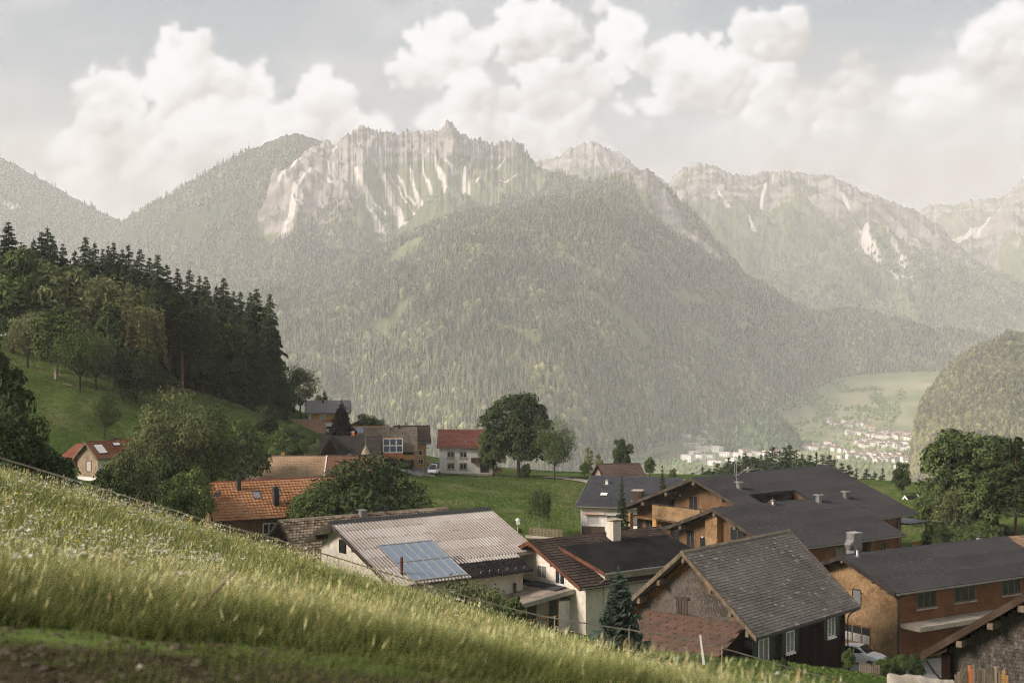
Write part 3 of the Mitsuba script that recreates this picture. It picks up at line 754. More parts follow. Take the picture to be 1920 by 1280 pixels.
    def skylight(self, s, t, ws, wt, pane='solar_glass', label=None):
        f = self.slope_frame(1)
        v = t * self.q

        def pl(a0, a1, b0, b1, h0, h1):
            return hex_mesh([f(x, y, hh) for hh in (h0, h1) for x, y in ((a0, b0), (a1, b0), (a1, b1), (a0, b1))])
        k = self.add('skylight', cat([pl(s - ws / 2, s - ws / 2 + .08, v - wt / 2, v + wt / 2, -.02, .13), pl(s + ws / 2 - .08, s + ws / 2, v - wt / 2, v + wt / 2, -.02, .13), pl(s - ws / 2 + .08, s + ws / 2 - .08, v - wt / 2, v - wt / 2 + .08, -.02, .13), pl(s - ws / 2 + .08, s + ws / 2 - .08, v + wt / 2 - .08, v + wt / 2, -.02, .13)]), 'dark_metal', label=label)
        self.add('pane', pl(s - ws / 2 + .06, s + ws / 2 - .06, v - wt / 2 + .06, v + wt / 2 - .06, -.02, .10), pane, parent=k)

    def plate(self, side, a0, a1, v0, v1, h0, h1):
        f = self.slope_frame(side)
        return hex_mesh([f(x, y, hh) for hh in (h0, h1) for x, y in ((a0, v0), (a1, v0), (a1, v1), (a0, v1))])

    def panels(self, s0, s1, t0, t1, nc, nr, pane, frame='gutter', lift=.12, name='solar_panel', label=None):
        v0, v1 = t0 * self.q, t1 * self.q
        b = .055
        fr = [self.plate(1, s0 + (s1 - s0) * i / nc - b, s0 + (s1 - s0) * i / nc + b, v0, v1, lift - .08, lift + .06) for i in range(nc + 1)]
        fr += [self.plate(1, s0 - b, s1 + b, v0 + (v1 - v0) * j / nr - b, v0 + (v1 - v0) * j / nr + b, lift - .085, lift + .065) for j in range(nr + 1)]
        k = self.add(name, cat(fr), frame, label=label)
        for j in range(nr):
            for i in range(nc):
                self.add('pane', self.plate(1, s0 + (s1 - s0) * i / nc + b * .5, s0 + (s1 - s0) * (i + 1) / nc - b * .5, v0 + (v1 - v0) * j / nr + b * .5, v0 + (v1 - v0) * (j + 1) / nr - b * .5, lift - .04, lift + .01), pane, parent=k)


def cyl(a, b, r, r2=None, n=8):
    a, b = np.asarray(a, float), np.asarray(b, float)
    z = (b - a) / np.linalg.norm(b - a)
    x = np.cross(z, [0, 0, 1] if abs(z[2]) < .9 else [1, 0, 0])
    x /= np.linalg.norm(x)
    y = np.cross(z, x)
    t = np.arange(n) * 2 * np.pi / n
    ring = np.cos(t)[:, None] * x + np.sin(t)[:, None] * y
    V = np.vstack([a + ring * r, b + ring * (r if r2 is None else r2), a, b])
    i = np.arange(n)
    j = (i + 1) % n
    f = np.vstack([np.stack([i, j, j + n], 1), np.stack([i, j + n, i + n], 1), np.stack([j, i, i * 0 + 2 * n], 1), np.stack([i + n, j + n, i * 0 + 2 * n + 1], 1)])
    return trimesh.Trimesh(V, f, process=False)


def path_tube(pts, r, n=6):
    return cat([cyl(pts[i], pts[i + 1], r, n=n) for i in range(len(pts) - 1)])


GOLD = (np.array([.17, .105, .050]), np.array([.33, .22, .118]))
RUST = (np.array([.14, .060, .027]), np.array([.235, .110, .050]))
GREY = (np.array([.068, .058, .047]), np.array([.145, .126, .103]))

# ---- old farmhouse with the grey shingle roof
h = House('farmhouse', 'old dark timber farmhouse under a steep grey shingle roof with a red plated lean-to', 11.7, 98., -14.5, 49.4, 14.7, 5.9, 5.1, base=-24.6, oh=1.0, ov=.65)
h.walls('dark_timber')
h.roof('grey_tile', verge='beam', label='steep roof of weathered grey shingles', eave='dark_metal')
h.tiles(1, 0, 14.7, 0, 5.9, None, .27, .235, .035, (np.array([.125, .112, .096]), np.array([.225, .203, .175])), 11, name='shingle', spot=(.05, np.array([.27, .245, .21])))
h.tiles(-1, 0, 14.7, 0, 5.9, None, .5, .4, .035, (np.array([.105, .095, .080]), np.array([.190, .172, .148])), 12, name='shingle')
h.ridge_cap('moss_shingle', .09)


def farm_tone(a, z, c, r):
    edge = (h.zr(a) - z) if np.isscalar(a) else (h.Z - np.abs(a) * h.k - z)
    fresh = sstep(1.15, .75, edge + .25 * np.sin(a * 3.1) + .2 * (r.random(len(a)) - .5))
    return lerp3(c, np.array([.23, .105, .038]) * (.7 + .6 * r.random((len(a), 1))), fresh)


h.wall_shingles('N', GREY, [(-5.25, 5.25, -20.6, -14.6)], .13, .17, 3, clip=lambda a, z: z < h.Z - np.abs(a) * h.k - .3, dark=farm_tone)
h.purlins((0., -2.05, 2.15, -3.75, 3.75, -5.1, 5.1), w=.12, h=.42)
k = h.add('hatch', cat([h.fb('N', -1.05 + i * .225, -.86 + i * .225, -18.95, -17.9, .03, .11) for i in range(4)] + [h.fb('N', -1.2, .0, -17.9, -17.78, .03, .16)]), 'verge_board', label='small grey board hatch in the gable')
for a0, a1, z0, z1 in ((1.25, 2.65, -21.75, -20.0), (4.95, 6.1, -21.6, -20.05), (10.9, 12.05, -21.45, -19.95)):
    h.window('E', a0, a1, z0, z1, 1, 'white_paint', 'curtain_glass', .11, sill='white_paint', shutters='green_paint')
lt, lz0, lz1 = (-3.6, 4.7), -19.02, -21.0                     # lean-to along the gable
k = h.add('lean_to', cat([hex_mesh(h.w([(-3.3, lt[0] + .2, -24.5), (1., lt[0] + .2, -24.5), (1., lt[1] - .3, -24.5), (-3.3, lt[1] - .3, -24.5), (-3.3, lt[0] + .2, lz1 + .05), (1., lt[0] + .2, lz0 - .12), (1., lt[1] - .3, lz0 - .12), (-3.3, lt[1] - .3, lz1 + .05)])),
                         hex_mesh(h.w([(-3.6, lt[0], lz1 - .11), (.95, lt[0], lz0 - .11), (.95, lt[1], lz0 - .11), (-3.6, lt[1], lz1 - .11), (-3.6, lt[0], lz1), (.95, lt[0], lz0), (.95, lt[1], lz0), (-3.6, lt[1], lz1)]))]), 'dark_timber', label='lean-to covered with red-brown plates')
rr = np.random.default_rng(4)
for c in range(3):
    matte(f'plate_{c}', weathered((.088 + .009 * c, .062 + .005 * c, .046), (.118 + .009 * c, .082, .062), 1.4))
for i in range(9):
    for j in range(12):
        x0, x1 = .9 - i * .5, .9 - (i + 1) * .5 - .04
        y0 = lt[0] + .02 + (j - .5 * (i % 2)) * .70
        y1 = min(y0 + .685, lt[1] - .02)
        y0 = max(y0, lt[0] + .02)
        if y1 - y0 < .1:
            continue
        sl = (lz0 - lz1) / 4.55
        za, zb = lz0 + (x0 - .95) * sl, lz0 + (x1 - .95) * sl
        h.add('plate', hex_mesh(h.w([(x0, y0, za), (x1, y0, zb), (x1, y1, zb), (x0, y1, za), (x0, y0, za + .02), (x1, y0, zb + .045), (x1, y1, zb + .045), (x0, y1, za + .02)])), f'plate_{rr.integers(3)}', parent=k)
        if i % 2 == 0 or j % 2:
            h.add('hook', hex_mesh(h.w([(x1 + a, y1 - .05 + b, zb + e) for e in (.03, .085) for a, b in ((-.06, 0), (.08, 0), (.08, .07), (-.06, .07))])), 'dark_metal', parent=k) if y1 < lt[1] - .1 else None
h.add('downpipe', path_tube([h.w([14.4, 5.95, -19.75]), h.w([14.2, 5.4, -20.1]), h.w([14.0, 5.3, -20.4]), h.w([14.0, 5.3, -24.4])], .05), 'dark_metal')

# ---- golden shingled house with the canopy
h = House('shingle_house', 'golden shingled house with a black sheet roof and a long pale canopy and golden gable', 26.8, 116., -17.5, 33., 20.6, 5.8, 2.2, base=-25.4, oh=1.1, ov=.75)
h.walls('timber')
h.roof('black_sheet', verge='dark_tile')
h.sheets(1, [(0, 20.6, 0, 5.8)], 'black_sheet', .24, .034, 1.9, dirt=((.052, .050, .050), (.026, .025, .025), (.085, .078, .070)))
h.ridge_cap('dark_metal', .10)
cut = lambda rects: (lambda a, z: np.logical_and.reduce([~((a > r0) & (a < r1) & (z > z0 + .06) & (z < z1 + .1)) for r0, r1, z0, z1 in rects]))
we = [(3.2, 5.55, -21.35, -20.02), (7.7, 10.3, -21.3, -20.0), (13.6, 16.1, -21.3, -20.0)]
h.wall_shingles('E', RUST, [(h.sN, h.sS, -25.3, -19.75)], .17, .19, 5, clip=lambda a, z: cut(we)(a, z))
wn = [(.3, 1.25, -21.6, -20.2), (-.7, 2.3, -24.55, -23.05)]
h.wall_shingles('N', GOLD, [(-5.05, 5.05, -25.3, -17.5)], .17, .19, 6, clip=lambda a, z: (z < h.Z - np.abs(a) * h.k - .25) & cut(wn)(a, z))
for a in we:
    h.window('E', *a, bars=2, frame='beam', pane='glass', fw=.11, o=.03, sill='concrete')
h.window('N', *wn[0], bars=0, frame='dark_metal', pane='grey_blind', fw=.06, o=.03)
k = h.window('N', *wn[1], bars=2, frame='timber', pane='glass', fw=.12, o=.03)
for i in range(3):
    h.add('curtain', cat([h.fb('N', -.6 + i + .12 * j, -.51 + i + .12 * j, -24.45, -23.75, .055, .07 + .012 * (j % 2)) for j in range(7)]), 'blind', parent=k)
h.purlins((0, -3.2, 3.2, 4.8), w=.10, h=.28)
h.add('canopy', cat([h.box(1.3, 19.6, h.tE + .06, h.tE + 2.1, -22.62, -22.30), h.box(1.2, 19.7, h.tE + 2.05, h.tE + 2.16, -22.58, -22.24)]), 'concrete', label='long pale flat canopy over the ground floor')
h.add('downpipe', path_tube([h.w([1.0, 5.85, -19.8]), h.w([1.0, 5.25, -20.25]), h.w([1.0, 5.2, -20.5]), h.w([1.0, 5.2, -25.2])], .06), 'dark_metal')
h.chimney(1.55, .35, .12, .55, 'white_paint', 'dark_metal', name='vent', cw=.03)
h.chimney(17.6, -.4, .3, .25, 'white_paint', 'dark_metal', name='vent', cw=.03)
k = h.add('ventilation_hood', cat([h.box(4.1, 5.05, -3.3, -2.4, -19.5, -16.25), hex_mesh(h.w([(3.75, -3.1, -17.5), (4.1, -3.3, -17.3), (4.1, -2.4, -17.3), (3.75, -2.5, -17.5), (3.65, -3.1, -17.2), (4.1, -3.3, -16.8), (4.1, -2.4, -16.8), (3.65, -2.5, -17.2)]))]), 'metal', label='grey metal ventilation hood behind the ridge')
h.add('rim', h.box(4.06, 5.09, -3.34, -2.36, -16.25, -16.19), 'gutter', parent=k)

# ---- large timber house behind
h = House('timber_house', 'largest timber house with a vast black sheet roof, sunken roof terrace and balcony gable', 20.9, 165., -15.9, 40.8, 26.1, 13.1, 4.9, 12., base=-26.5, oh=2.2, ov=1.0)
HOLE = (4.1, 12.5, 4.8, 9.0)
zu = lambda t: h.zr(t) - .23
seg = lambda t0, t1, s0, s1: h.prism([(t0, -26.5), (t1, -26.5), (t1, zu(t1)), (t0, zu(t0))], s0, s1)
h.wall = h.add('wall', cat([h.prism([(-h.tW, -26.5), (4.5, -26.5), (4.5, zu(4.5)), (0, zu(0)), (-h.tW, zu(h.tW))], h.sN, h.sS), seg(9.0, h.tE, h.sN, h.sS), seg(4.5, 9.0, h.sN, 3.9), seg(4.5, 9.0, 12.7, h.sS)]), 'brown_plaster')
h.roof('black_sheet', verge='verge_board', hole=HOLE)
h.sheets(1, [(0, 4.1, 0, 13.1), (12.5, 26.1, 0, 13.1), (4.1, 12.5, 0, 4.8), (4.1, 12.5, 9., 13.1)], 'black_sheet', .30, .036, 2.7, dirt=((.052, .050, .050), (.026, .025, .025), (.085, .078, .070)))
h.sheets(-1, [(0, 26.1, 0, 12.)], 'black_sheet', .6, .022, 4.)
h.ridge_cap('dark_metal', .12)
a, b, c, d = HOLE
k = h.add('roof_terrace', cat([h.box(a - .15, b + .15, c - .25, c - .05, -21.3, h.zr(c) - .24), h.box(b + .003, b + .15, c - .04, d, -21.3, h.zr(d) - .24), h.box(a - .15, a - .003, c - .04, d, -21.3, h.zr(d) - .24)]), 'dark_timber', label='sunken terrace cut into the roof')
h.add('terrace_floor', h.box(a, b, c - .04, d, -21.2, -20.9), 'dark_timber', parent=k)
for i in range(4):
    h.add('terrace_window', h.box(a + .5 + i * 2., a + 2.1 + i * 2., c - .06, c - .01, -20.4, -18.4), 'glass', parent=k)
h.add('parasol', cat([trimesh.creation.cone(1.0, .5, sections=8).apply_translation(h.w([5.0, 7.4, -18.75])), cyl(h.w([5., 7.4, -20.6]), h.w([5., 7.4, -18.5]), .03)]), 'orange_paint', label='folded red parasol on the roof terrace')
h.add('balcony', cat([h.box(.9, 1.05, -7.2, .4, -21.2, -19.6), h.box(1.05, 2.2, -11.4, 3.5, -21.5, -21.25)]), 'timber')
h0 = h.sN
h.sN = .9
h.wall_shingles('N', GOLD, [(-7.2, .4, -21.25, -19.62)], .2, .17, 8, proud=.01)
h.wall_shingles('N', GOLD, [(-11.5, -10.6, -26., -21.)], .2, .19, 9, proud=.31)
h.sN = h0
h.add('post', h.box(.62, 1.1, -11.5, -10.6, -26.4, -20.85), 'bright_timber')
h.add('post', h.box(.95, 1.2, -7.25, -6.6, -26.4, -21.3), 'bright_timber')
h.add('handrail', cat([h.box(.85, .95, -7.3, 3.6, -19.5, -19.42), h.box(.9, .94, .4, 3.6, -20.6, -20.55)]), 'dark_metal')
h.window('N', -2.5, -1.0, -20.9, -18.15, 1, 'timber', 'glass', .12)
h.window('N', -9.6, -8.15, -24.4, -21.6, 1, 'timber', 'glass', .12)
h.window('N', -5.9, -4.7, -20.9, -18.7, 0, 'timber', 'glass', .12)
h.window('N', 2.2, 4.4, -20.0, -18.9, 1, 'timber', 'glass', .1)
h.window('N', -5.6, -3.4, -24.3, -22., 1, 'timber', 'glass', .12)
h.add('wall_lamp', trimesh.creation.icosphere(2, .13).apply_translation(h.w([2.05, -3.75, -18.3])), 'lamp_white')
h.purlins((0, -4.3, -8.1, 4.2, 8.), w=.2, h=.45, s0=.0)
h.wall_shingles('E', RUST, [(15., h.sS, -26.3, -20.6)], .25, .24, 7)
h.add('downpipe', cyl(h.w([23., 12.25, -21.]), h.w([23., 12.25, -26.4]), .07), 'dark_metal')
for s, t in ((4.4, 3.3), (18.6, 7.9), (12.0, -1.6)):
    h.chimney(s, t, .46, .66, 'metal', 'gutter', pot=.35, cw=.17, name='roof_vent')
k = h.add('antenna', path_tube([h.w([4.9, 2.5, h.zr(2.5)]), h.w([4.9, 2.5, -13.9])], .05), 'gutter', label='pale rooftop antenna with small arms')
h.add('antenna_arm', cat([cyl(h.w([4.9, 2.5, -15.7]), h.w([7.0, 2.5, -14.9]), .05), cyl(h.w([4.6, 2.5, -15.6]), h.w([4.6, 2.5, -14.0]), .04), cyl(h.w([4.6, 2.5, -15.6]), h.w([5.2, 2.5, -16.2]), .05), trimesh.creation.icosphere(1, .16).apply_translation(h.w([7.0, 2.5, -14.9]))]), 'gutter', parent=k)
k = h.add('side_porch', cat([h.box(23.6, 28.2, 9.6, 13.4, -22.0, -21.8), cyl(h.w([27.8, 13., -26.]), h.w([27.8, 13., -22.]), .08)]), 'dark_metal', label='small flat porch roof at the far end')
h.add('parapet', h.box(25., 28.5, 12.9, 13.1, -26., -24.2), 'bright_timber', parent=k)

# ---- second timber house in front of it
h = House('timber_house', 'lower timber house with black sheet roof behind the grey-roofed farmhouse', 20.6, 146., -17.2, 37., 19.8, 8.9, 3.3, 7.5, base=-26.4, oh=1.5, ov=1.0)
h.walls('brown_plaster')
h.roof('black_sheet', verge='verge_board')
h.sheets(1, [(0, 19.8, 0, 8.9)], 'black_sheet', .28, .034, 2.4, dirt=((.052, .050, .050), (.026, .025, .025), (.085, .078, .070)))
h.sheets(-1, [(0, 19.8, 0, 7.5)], 'black_sheet', .5, .022, 3.6)
h.ridge_cap('dark_metal', .11)
h.add('pillar', h.box(.75, 1.5, -1.8, -.1, -26., -17.95), 'bright_timber')
h0 = h.sN
h.sN = .75
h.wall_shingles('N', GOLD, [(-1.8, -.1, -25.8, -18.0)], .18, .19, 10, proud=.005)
h.sN = h0
h.window('N', -5.4, -4.1, -22.4, -19.9, 1, 'timber', 'glass', .11)
h.window('N', 1.0, 3.2, -20.4, -18.9, 1, 'timber', 'glass', .1)
h.window('N', -3.4, -2.4, -22.4, -20.4, 0, 'timber', 'glass', .1)
h.add('wall_lamp', trimesh.creation.icosphere(2, .11).apply_translation(h.w([1.4, -2.9, -20.5])), 'lamp_white')
h.purlins((0, -5., 2.9, 5.6), w=.17, h=.42, s0=.0)
wb = [(9.6, 11.6, -22.6, -21.0), (16.6, 17.8, -22.6, -21.1)]
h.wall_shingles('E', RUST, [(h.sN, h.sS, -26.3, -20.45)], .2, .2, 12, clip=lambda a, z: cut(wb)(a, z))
h.window('E', *wb[0], bars=2, frame='beam', pane='curtain_glass', fw=.1, o=.03)
h.window('E', *wb[1], bars=1, frame='beam', pane='glass', fw=.1, o=.03)
h.add('post', h.box(14.2, 14.9, 8.2, 8.85, -26., -20.6), 'timber')
h.chimney(15.4, .75, .46, .66, 'metal', 'gutter', pot=.35, cw=.17, name='roof_vent')
h.chimney(8.6, .35, .16, .35, 'white_paint', 'gutter', pot=.3, cw=.1, name='vent')

# ---- cream chalet
h = House('chalet', 'cream chalet with brown tiles, a wide black dormer roof and a pale chimney', 1.5, 128., -18., 37.3, 16., 7.2, 3.2, 3.8, base=-25.5, oh=1.3, ov=.8)
h.walls('cream_wall')
h.roof('brown_tile', verge='red_board')
BT = (np.array([.050, .038, .031]), np.array([.095, .072, .058]))
h.tiles(1, 0, 16., 0, 1.35, None, .36, .42, .085, BT, 21, wave=.045, rag=0)
h.tiles(1, 0, 3.4, 1.35, 7.2, None, .36, .42, .085, BT, 22, wave=.045, rag=0)
h.tiles(-1, 0, 16., 0, 3.8, None, .36, .42, .085, BT, 23, wave=.045, rag=0)
h.ridge_cap('brown_tile', .10)
ds, dt, dz0, dz1 = (2.3, 15.6), (1.2, 7.75), -18.48, -20.02
k = h.add('dormer', cat([h.prism([(1.6, dz0 - .32), (6.6, dz0 - .34 - (6.6 - 1.2) * .236), (6.6, -25.4), (5.9, -25.4), (5.9, -20.9)], ds[0] + 1.0, ds[1] - .4)]), 'cream_wall', label='wide dormer with a flat black roof')
h.add('dormer_roof', h.prism([(dt[0], dz0 + .03), (dt[1], dz1), (dt[1], dz1 - .16), (dt[0], dz0 - .13)], *ds), 'rubber_sheet', parent=k)
h.add('dormer_verge', h.prism([(dt[0] + .3, dz0 + .06), (dt[1], dz1 + .05), (dt[1], dz1 - .30), (dt[0] + .3, dz0 - .22)], ds[0] - .08, ds[0] - .003), 'red_board', parent=k)
h.add('dormer_gutter', h.box(ds[0], ds[1], dt[1] + .003, dt[1] + .15, dz1 - .20, dz1 - .05), 'gutter', parent=k)
h.tE = 6.6
h.chimney(9.2, 1.1, .95, 1.75, 'cream_wall', 'concrete', cw=.16, label='pale square chimney with a flat slab cap')
h.window('N', -.43, 1.05, -21.4, -20.15, 1, 'white_paint', 'curtain_glass', .10, label='white two-pane gable window with curtains')
h.window('N', 2.2, 3.6, -21.6, -20.2, 1, 'white_paint', 'glass', .10)
h.window('E', 4.0, 5.5, -23.0, -20.8, 1, 'dark_timber', 'glass', .10)
h.window('E', 9.4, 11.2, -22.8, -20.9, 1, 'white_paint', 'glass', .10)
k = h.add('balcony', cat([h.fb('E', 6.6, 12.5, -23.35, -22.3, .9, 1.0), h.fb('E', 6.6, 6.7, -23.35, -22.3, .0, .9), h.fb('E', 6.6, 12.5, -23.5, -23.36, .0, 1.0)]), 'white_wall', label='white balcony parapet')
h.add('handrail', cat([h.fb('E', 6.6, 12.5, -22.02, -21.97, .9, .95), *[h.fb('E', x, x + .05, -22.3, -22.02, .9, .95) for x in (6.6, 8.5, 10.5, 12.4)]]), 'gutter', parent=k)
h.add('downpipe', path_tube([h.w([3.45, 7.7, -20.15]), h.w([3.5, 6.9, -20.7]), h.w([1.6, 6.95, -21.3])], .05), 'gutter')
h.purlins((0, -2.6, 3.0), w=.10, h=.26, bsdf='red_board')
# flat roofed annexe before the gable
ax0, ax1, at0, at1 = -8.6, 1.2, -9.2, 4.9
k = h.add('annexe', cat([h.box(ax0 + .5, ax1, at0 + .4, at1 - .5, -26.5, -22.75)]), 'white_wall', label='low annexe with a brown sheet roof and glazed side')
zt = lambda s: -21.75 - (ax1 - s) * .115
h.add('annexe_roof', hex_mesh(h.w([(ax0, at0, zt(ax0) - .28), (ax1 + .05, at0, zt(ax1) - .28), (ax1 + .05, at1, zt(ax1) - .28), (ax0, at1, zt(ax0) - .28), (ax0, at0, zt(ax0)), (ax1 + .05, at0, zt(ax1)), (ax1 + .05, at1, zt(ax1)), (ax0, at1, zt(ax0))])), 'flat_roof', parent=k)
h.add('annexe_edge', hex_mesh(h.w([(ax0, at1 + .003, zt(ax0) - .34), (ax1, at1 + .003, zt(ax1) - .34), (ax1, at1 + .09, zt(ax1) - .34), (ax0, at1 + .09, zt(ax0) - .34), (ax0, at1 + .003, zt(ax0) + .05), (ax1, at1 + .003, zt(ax1) + .05), (ax1, at1 + .09, zt(ax1) + .05), (ax0, at1 + .09, zt(ax0) + .05)])), 'gutter', parent=k)
h.add('roof_mat', hex_mesh(h.w([(s, t, zt(s) + e) for e in (.004, .05) for s, t in ((-.9, -3.6), (1.0, -3.6), (1.0, -.6), (-.9, -.6))])), 'rubber_sheet', parent=k)
for t0 in (-.5, 1.9):
    h.add('glass_plate', hex_mesh(h.w([(s, t, zt(s) + e + .06) for e in (.0, .05) for s, t in ((-.2, t0), (1.15, t0), (1.15, t0 + 2.1), (-.2, t0 + 2.1))])), 'slate_sheet', parent=k)
h.add('flue', cyl(h.w([-2.4, 1.1, zt(-2.4)]), h.w([-2.4, 1.1, zt(-2.4) + .85]), .13), 'dark_metal', parent=k)
for i in range(5):
    s0 = -6.1 + i * 1.18
    h.add('glazing', h.box(s0 + .06, s0 + 1.12, at1 - .52, at1 - .47, -25.6, zt(s0) - .32), 'curtain_glass' if i % 2 else 'glass', parent=k)
h.add('glazing_frame', cat([h.box(-6.15 + i * 1.18, -6.04 + i * 1.18, at1 - .53, at1 - .40, -25.8, zt(-6.1 + i * 1.18) - .30) for i in range(6)] + [h.box(-6.1, -.2, at1 - .53, at1 - .41, -24.0, -23.88)]), 'bright_timber', parent=k)

# ---- hall with the pale corrugated roof
h = House('barn', 'long white-walled barn with a pale corrugated roof carrying blue-grey solar collectors', -16., 125., -16., 37.1, 17.4, 10.1, 4.2, 4.6, base=-24.5, oh=1.2, ov=1.0)
h.sS = 14.4
h.walls('cream_wall')
h.roof('fibre_sheet', verge='verge_board', eave='dark_metal', hole=(14.8, 17.4, 7.4, 10.1))
h.sheets(1, [(0, 17.4, 0, 7.4), (0, 14.8, 7.4, 8.05), (0, 8.0, 8.05, 10.1)], 'fibre_sheet', .34, .055, 1.62, name='corrugated_sheet', sharp=0., dirt=((.47, .44, .395), (.22, .18, .14), (.12, .08, .055)))
h.sheets(1, [(8.0, 14.8, 8.05, 10.15), (8.0, 9.1, 6.9, 8.02)], 'rubber_sheet', .34, .055, 2.4, name='corrugated_sheet', sharp=0.)
h.sheets(-1, [(0, 17.4, 0, 4.6)], 'fibre_sheet', .4, .036, 1.62, name='corrugated_sheet', sharp=0.)
h.ridge_cap('dark_metal', .20, .34)
h.panels(2.3, 7.85, 4.25, 9.75, 6, 2, 'solar_glass', label='array of twelve blue-grey solar collectors')
h.add('flue', cyl(h.w([1.95, 8.6, h.zr(8.6)]), h.w([1.95, 8.6, h.zr(8.6) + 1.5]), .12), 'red_board', label='dark red flue pipe')
for i in range(6):
    h.add('snow_hook', h.plate(1, 9.2 + i * .95, 9.28 + i * .95, 9.75 * h.q, 9.8 * h.q, .05, .28), 'gutter', parent=h.rf)
h.window('N', -.4, .75, -18.65, -17.5, 0, 'dark_timber', 'glass', .10)
h.purlins((0, -2.6, 3.6, 6.2), w=.12, h=.3, bsdf='dark_timber')

# ---- shingled roof behind it
h = House('barn', 'barn with a mottled brown tile roof just behind the long corrugated one', -24.6, 150., -18.9, 35., 21., 5., 3.5, base=-24.5, oh=.5, ov=.5)
h.walls('dark_timber')
h.roof('moss_shingle', verge='verge_board')
h.tiles(1, 0, 21., 0, 5., None, .40, .42, .085, (np.array([.135, .095, .062]), np.array([.33, .265, .19])), 31, wave=.045, tone=.6)
h.tiles(-1, 0, 21., 0, 5., None, .60, .50, .055, (np.array([.155, .105, .065]), np.array([.33, .26, .18])), 32, wave=.03, tone=.5)
h.ridge_cap('moss_shingle', .10)
h.chimney(9.9, .3, .7, .55, 'metal', 'gutter', cw=.05)
h.chimney(12.8, .3, .14, .8, 'dark_metal', 'dark_metal', name='vent', cw=.03)

# ---- orange tiled house
h = House('house', 'house with a bright orange tile roof, two black flues and two skylights', -35.8, 163.8, -16.3, 28., 17.4, 5., 3.9, base=-25., oh=.6, ov=.6)
h.walls('timber')
h.roof('red_tile', verge='dark_timber', eave='dark_metal')
OT = (np.array([.28, .125, .052]), np.array([.45, .245, .125]))
h.tiles(1, 0, 17.4, 0, 5., None, .42, .44, .08, OT, 41, wave=.045, rag=0, tone=.2)
h.tiles(-1, 0, 17.4, 0, 5., None, .5, .5, .05, OT, 42, wave=.03, rag=0)
h.ridge_cap('red_tile', .10)
h.chimney(4.1, 1.15, .42, 1.35, 'dark_metal', 'dark_metal', pot=.3, cw=.0, name='flue')
h.chimney(7.85, 3.3, .62, 1.9, 'dark_metal', 'dark_metal', pot=.35, cw=.02, name='flue')
h.skylight(5.95, 1.95, 1.0, 1.15)
h.skylight(8.45, 1.75, 1.0, 1.15)
h.window('E', 5.9, 7.4, -22.1, -20.75, 1, 'white_paint', 'glass', .14)
h.add('satellite_dish', cat([trimesh.creation.cone(.45, .16, sections=14).apply_transform(trimesh.transformations.rotation_matrix(1.1, [1, 0, .4])).apply_translation(h.w([1.3, 2.2, -17.35])), cyl(h.w([.75, 2.2, -18.1]), h.w([.75, 2.2, -16.9]), .05), cyl(h.w([.75, 2.2, -17.6]), h.w([1.3, 2.2, -17.4]), .03)]), 'beam', label='tan satellite dish on a short mast')

# ---- tan and brown roofs in the middle
TT = (np.array([.30, .20, .115]), np.array([.42, .30, .185]))
h = House('house', 'long house whose roof is half tan, half brown tiles behind the orange roof', -36.6, 205., -16.5, 2.1, 17.9, 6., 3.4, base=-24.5, oh=.4, ov=.5)
h.walls('timber')
h.roof('brown_tile', verge='white_paint')
h.tiles(1, 0, 9.85, 0, 6., None, .42, .42, .05, TT, 51, wave=.03, rag=0, tone=.15)
h.tiles(1, 9.95, 17.9, 0, 6., None, .42, .42, .05, (np.array([.13, .070, .045]), np.array([.20, .115, .075])), 52, wave=.03, rag=0, tone=.2)
h.add('verge_strip', h.plate(1, 9.84, 9.97, 0, 6. * h.q, .0, .16), 'white_paint')
h.ridge_cap('brown_tile', .09)
k = h.add('side_roof', cat([h.slab(1, -1.35, -.06, 2.3, 6.), h.box(-1.2, 0.3, 2.6, 5.4, -24.4, -19.6)]), 'moss_shingle', label='lower tan roof strip at the near end')
h.add('chimney', h.box(3.3, 3.75, -.6, -.2, -17.5, -16.0), 'bright_timber')
h.chimney(9.5, 5.3, .3, .5, 'dark_metal', 'dark_metal', name='vent', cw=.03)

# ---- dark roofed house with a pointed cross gable
h = House('house', 'dark roofed house with a pointed cross gable and a tiny spire', -31.7, 235., -15.7, 4., 10.1, 4.2, 4.1, base=-23.5, oh=.5, ov=.5)
h.walls('dark_timber')
h.roof('dark_tile', verge='dark_tile')
h.tiles(1, 0, 10.1, 0, 4.2, None, .35, .4, .04, (np.array([.034, .030, .027]), np.array([.055, .049, .043])), 61)
h.ridge_cap('dark_tile', .09)
g = [(1.95, -15.75), (-.35, -19.6), (-.55, -19.6), (1.95, -15.45), (4.45, -19.6), (4.25, -19.6)]
cg = []
for a, b, c, d in (((1.95, -15.45), (-.75, -19.7), (-.5, -19.7), (1.95, -15.8)), ((1.95, -15.45), (4.65, -19.7), (4.4, -19.7), (1.95, -15.8))):
    cg.append(hex_mesh(h.w([(p[0], 5.4, p[1]) for p in (a, b, c, d)] + [(p[0], .1, p[1]) for p in (a, b, c, d)])))
k = h.add('cross_gable', cat(cg), 'dark_tile', label='pointed front gable')
h.add('gable_wall', hex_mesh(h.w([(x, t, z) for t in (4.9, 4.7) for x, z in ((-.4, -19.65), (4.3, -19.65), (1.96, -15.8), (1.94, -15.8))])), 'dark_timber', parent=k)
h.chimney(5.4, -.3, .5, .9, 'orange_paint', 'concrete', cw=.06)
h.skylight(5.0, 3.0, .75, .8)
k = h.add('turret', h.box(7.0, 8.3, 3.6, 4.9, -20.5, -18.6), 'dark_timber', label='small turret with a slender spire')
h.add('spire', trimesh.creation.cone(.95, 1.9, sections=8).apply_translation(h.w([7.65, 4.25, -18.6])), 'moss_shingle', parent=k)
h.add('finial', cyl(h.w([7.65, 4.25, -16.8]), h.w([7.65, 4.25, -15.4]), .03), 'gutter', parent=k)
